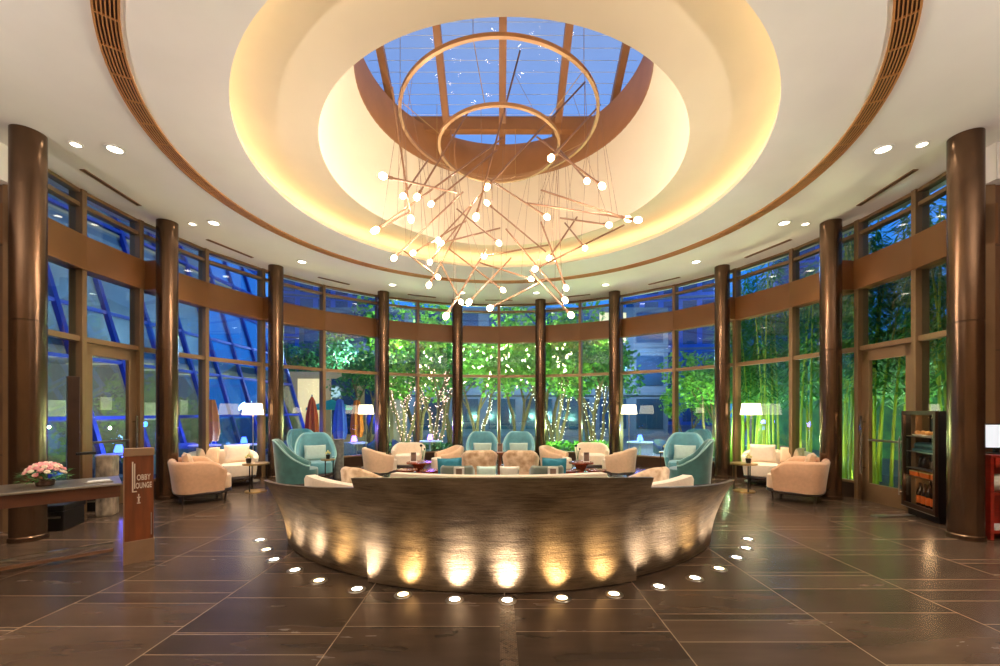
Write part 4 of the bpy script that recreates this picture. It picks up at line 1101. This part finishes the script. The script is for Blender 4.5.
# bamboo
def culm_mesh(seed, h):
    rg = random.Random(seed); mb = MB(); pts = []; rs = []
    lx, ly = rg.uniform(-.35, .35), rg.uniform(-.35, .35)
    n = int(h/.32)
    for i in range(n+1):
        z = i*.32; f = z/h; c = Vector((lx*f*f, ly*f*f, z)); r = .029*(1-.6*f)
        for dz, k in ((-.02, 1), (0, 1.25), (.02, 1)):
            if i == 0 and dz < 0: continue
            pts.append(c+Vector((0, 0, dz))); rs.append(r*k)
    mb.tube(pts, rs, 8)
    lv = MB()
    for k in range(330):
        z = h*(.40+.60*rg.random()**.9); f = z/h; c = Vector((lx*f*f, ly*f*f, z)); a = rg.uniform(0, 2*pi); q = rg.uniform(.05, .55)*(1.1-.5*f)
        p = c+Vector((q*cos(a), q*sin(a), rg.uniform(-.1, .2))); d = Vector((cos(a), sin(a), rg.uniform(-1.0, .1))).normalized(); s = d.cross(Vector((0, 0, 1))).normalized()
        L = rg.uniform(.16, .28); lv.add([p, p+d*L*.35+s*.022, p+d*L, p+d*L*.35-s*.022], [(0,1,2,3)])
    return mb, lv
protos = []
for i in range(4):
    a, b = culm_mesh(20+i, (5.0, 4.5, 5.7, 4.2)[i])
    t = thing('bamboo', 'green bamboo culm in the grove outside the glass', 'bamboo', (0, 0, 0), 0, 'bamboo grove outside the glass')
    obj('culm', a, M['bamboo'], t, smooth=True); obj('foliage', b, M['bambooleaf'], t); protos.append(t)
rg = random.Random(9); cnt = 0
for k in range(104):
    ph = rg.uniform(50, 98); r = rg.uniform(6.9, 9.4)
    if ph < 60: r = rg.uniform(7.8, 9.6)
    v = polar(ph, r, -.16)
    if v.y < pe.y+.75: v.y += .8
    pr_ = protos[k % 4]
    if k < 4: pr_.location = v
    else: dup(pr_, v, rg.uniform(0, 6.28))
gv = MB().lathe([(6.5, -.155), (10.5, -.155), (10.5, -.12), (6.5, -.12)], 30, (0, CY, 0), close=True, a0=radians(-12), a1=radians(40))
tag(obj('gravel_bed', gv, M['gravel'], None), 'grey gravel bed under the bamboo', 'gravel', None, 'stuff')
wl = struct('wall_garden', MB().box(13.5, 13.8, 2, 22, -.16, 4.3), M['leafdk']); tag(wl, 'dark garden wall behind the bamboo', 'wall')

# parasols, outdoor seats
def parasol(x, d, m, label, h=2.3, open_=False):
    t = thing('parasol', label, 'parasol', gp(x, d))
    obj('pole', MB().tube([(0, 0, 0), (0, 0, h+.16)], .025), M['steel'], t)
    if open_: obj('canopy', MB().lathe([(0, h+.1), (.9, h-.22), (.92, h-.3), (.88, h-.24), (0, h+.06)], 8), m, t)
    else:
        vs = MB(); n = 24; L = []
        for z, r in ((.75, .15), (1.0, .2), (1.5, .17), (2.0, .09), (h+.1, .02)):
            L.append([(r*(1+.22*cos(8*2*pi*k/n))*cos(2*pi*k/n), r*(1+.22*cos(8*2*pi*k/n))*sin(2*pi*k/n), z) for k in range(n)])
        fs = []
        for i in range(4):
            for k in range(n): fs.append((i*n+k, i*n+(k+1) % n, (i+1)*n+(k+1) % n, (i+1)*n+k))
        fs.append(tuple(range(n-1,-1,-1)))
        obj('canopy', vs.add([v for l in L for v in l], fs), m, t, smooth=True)
    obj('base', MB().lathe([(0, 0), (.28, 0), (.26, .08), (0, .1)], 20), M['concrete'], t)
parasol(312, 14.0, M['par_red'], 'closed red parasol on the terrace', 2.05)
parasol(331, 15.5, M['par_teal'], 'open teal parasol on the terrace', 2.0, True)
parasol(340, 13.2, M['par_blue'], 'closed blue parasol on the terrace', 1.95)
parasol(357, 14.5, M['par_orange'], 'closed orange parasol on the terrace', 1.95)
parasol(211, 12.5, M['par_orange'], 'small closed orange parasol seen past the pale sofa, sign side', 1.6)
def out_chair(x, d, rz, label):
    t = thing('terrace_chair', label, 'chair', gp(x, d), rz, 'terrace chairs')
    obj('seat', seat_pad(.28, .28, .36, .44), M['rope'], t, smooth=True)
    obj('backrest', shell(.3, .3, 2.4, .40, .78, .60, .03, .0, thm=110, nA=24), M['rope'], t, smooth=True)
    for sx in (-1, 1):
        for sy in (-1, 1): obj('leg', MB().tube([(sx*.24, sy*.24, 0), (sx*.22, sy*.22, .37)], .014), M['outwhite'], t)
def out_table(x, d, label):
    t = thing('terrace_table', label, 'table', gp(x, d), 0, 'terrace tables')
    obj('table_top', MB().lathe([(0, .70), (.38, .70), (.38, .73), (0, .73)], 28), M['outwhite'], t)
    obj('stem', MB().tube([(0, 0, .02), (0, 0, .7)], .03), M['outwhite'], t); obj('base', MB().lathe([(0, 0), (.24, 0), (.22, .03), (0, .04)], 24), M['outwhite'], t)
spots = [(190, 11.3, 1.0, 'terrace chair outside, seen past the column behind the peach sofa'), (222, 10.5, 2.4, 'terrace chair outside behind the pale sofa, sign side'), (236, 10.7, 4.0, 'terrace chair outside beside the floor lamp, sign side'),
         (184, 9.4, .3, 'terrace chair outside beside the peach sofa column'), (296, 12.6, 1.2, 'terrace chair outside in front of the red parasol'), (345, 11.9, 3.2, 'terrace chair outside in front of the blue parasol'),
         (367, 12.8, 5.0, 'terrace chair outside in front of the orange parasol'), (402, 13.0, 2.0, 'terrace chair outside before the tree nearer the parasols'), (664, 12.7, .5, 'terrace chair outside behind the blue tower bay lamp'),
         (108, 7.8, 1.3, 'terrace chair outside seen through the sign side door'), (138, 8.4, 4.4, 'terrace chair outside beyond the sign side door frame')]
for x, d, rz, lb in spots: out_chair(x, d, rz, lb)
for x, d, lb in ((205, 11.4, 'white terrace table outside behind the pale sofa'), (244, 11.6, 'white terrace table outside behind the floor lamp, sign side'), (354, 12.2, 'white terrace table outside before the parasols'), (430, 12.9, 'white terrace table outside holding the violet lamp'), (119, 9.0, 'white terrace table outside beyond the sign side door'), (640, 12.6, 'white terrace table outside at the blue tower bay')):
    out_table(x, d, lb)
def tlamp(x, d, m, col, label, e=12):
    t = thing('table_lamp', label, 'lamp', gp(x, d)+Vector((0, 0, .73)), 0)
    obj('shade', MB().lathe([(0, .2), (.05, .2), (.09, .05), (.06, .03), (0, .03)], 16), m, t, smooth=True); obj('base', MB().lathe([(0, 0), (.05, 0), (.05, .03), (0, .03)], 16), M['steel'], t)
    light('terrace_lamp', 'POINT', gp(x, d)+Vector((0, 0, 1.15)), e, col, .1)
VI = (.15, .12, 1.0)
tlamp(437-7, 12.9, M['violet'], (.3, .15, 1), 'glowing violet lamp on the terrace table by the fairy-lit trees', 12)
tlamp(244, 11.6, M['bluelamp'], VI, 'glowing blue lamp on the terrace table behind the floor lamp', 30)
tlamp(205, 11.4, M['bluelamp'], VI, 'glowing blue lamp on the terrace table behind the pale sofa', 30)
tlamp(354, 12.2, M['violet'], VI, 'glowing violet lamp on the terrace table before the parasols', 18)
tlamp(119, 9.0, M['bluelamp'], VI, 'glowing blue lamp on the table beyond the sign side door', 8)
tlamp(640, 12.6, M['bluelamp'], (.03, .15, 1), 'glowing blue lamp on the terrace table at the blue tower bay', 40)
# garden lights outside
def garden_light(x, d, z, power, col, spot=None):
    v = gp(x, d); v.z = z
    light('garden_lamp', 'POINT', v, power, col, .04)
GRN = (.75, 1, .45)
for x, d in ((405, 14.2), (478, 14.8), (520, 17), (556, 13.2), (596, 13.4), (450, 18), (590, 19)): garden_light(x, d, 1.0, 150, GRN)
for x, d in ((705, 12.2), (735, 12.6)): garden_light(x, d, .8, 120, GRN)
for ph in (57, 67, 77, 87, 94):  # fill spots without fixtures, added to bring up the bamboo
    light('bamboo_fill', 'SPOT', polar(ph, 7.3, -.05), 130, (1, .95, .5), .04, (sin(radians(ph))*.25, cos(radians(ph))*.25, 1), 130, .8)
    light('bamboo_fill', 'SPOT', polar(ph+4, 9.9, -.05), 170, (.6, 1, .75), .04, (-.2*sin(radians(ph)), -.2*cos(radians(ph)), 1), 130, .8)
for y in (6, 9, 12, 15, 18):
    light('facade_room_lamp', 'SPOT', (-11.0, y, .3), 260, (1, .9, .62), .04, (-.7, 0, 1), 150, .8)
    light('facade_blue_lamp', 'SPOT', (-8.2, y+.7, .0), 420, (.08, .25, 1), .05, (-.6, 0, 1), 100, .8)
    light('facade_upper_lamp', 'SPOT', (-12.6, y, 3.6), 380, (.4, .6, 1), .04, (-.4, 0, 1), 150, .8)
for x in (-9, -5, 0, 5, 9): light('building_lamp', 'POINT', (x, 24.5, 4.5), 700, (.55, .72, 1), .5)
light('pavilion_lamp', 'POINT', (-8.5, 19, 2.5), 40, (1, .8, .5), .3)
for p in ((12, 36, 12), (28, 42, 16)): light('tower_lamp', 'POINT', p, 2500, (.2, .45, 1), 1)

# ------------------------------------------------------------------ world
w = bpy.data.worlds.new('dusk'); S.world = w; w.use_nodes = True; nt = w.node_tree
bgn = nt.nodes['Background']
tc = node(nt, 'ShaderNodeTexCoord'); sp = node(nt, 'ShaderNodeSeparateXYZ'); nt.links.new(tc.outputs['Generated'], sp.inputs[0])
rp = node(nt, 'ShaderNodeValToRGB')
e = rp.color_ramp.elements
e[0].position = 0; e[0].color = (.04, .24, .70, 1); e[1].position = .25; e[1].color = (.03, .26, .92, 1)
x = e.new(.45); x.color = (.05, .27, .86, 1); x = e.new(.7); x.color = (.22, .31, .56, 1); x = e.new(1.0); x.color = (.25, .33, .56, 1)
nt.links.new(sp.outputs[2], rp.inputs[0])
nz = node(nt, 'ShaderNodeTexNoise'); nz.inputs['Scale'].default_value = 3; nz.inputs['Detail'].default_value = 5; nt.links.new(tc.outputs['Generated'], nz.inputs['Vector'])
mx = node(nt, 'ShaderNodeMix', data_type='RGBA'); mx.blend_type = 'SCREEN'
nt.links.new(math_(nt, 'MULTIPLY', math_(nt, 'SUBTRACT', nz.outputs['Fac'], .45), .6), mx.inputs[0]); nt.links.new(rp.outputs[0], mx.inputs[6]); mx.inputs[7].default_value = (.35, .5, .8, 1)
nt.links.new(mx.outputs[2], bgn.inputs[0]); bgn.inputs[1].default_value = 1.0

# ------------------------------------------------------------------ camera, view
cam = bpy.data.cameras.new('camera'); co = bpy.data.objects.new('camera', cam); COL.objects.link(co); S.camera = co
co.location = (0, 0, CAMH); co.rotation_euler = (pi/2, 0, 0)
cam.sensor_width = 36; cam.lens = F/1000*36; cam.shift_y = (PY-333)/1000; cam.shift_x = (500-PX)/1000
cam.clip_start = .05; cam.clip_end = 300
S.view_settings.view_transform = 'Standard'; S.view_settings.look = 'None'; S.view_settings.gamma = 1; S.view_settings.exposure = 0.36
S.view_settings.use_curve_mapping = False
S.cycles.use_denoising = True
S.cycles.max_bounces = 10; S.cycles.transparent_max_bounces = 24; S.cycles.diffuse_bounces = 5; S.cycles.glossy_bounces = 5
S.cycles.sample_clamp_indirect = 6
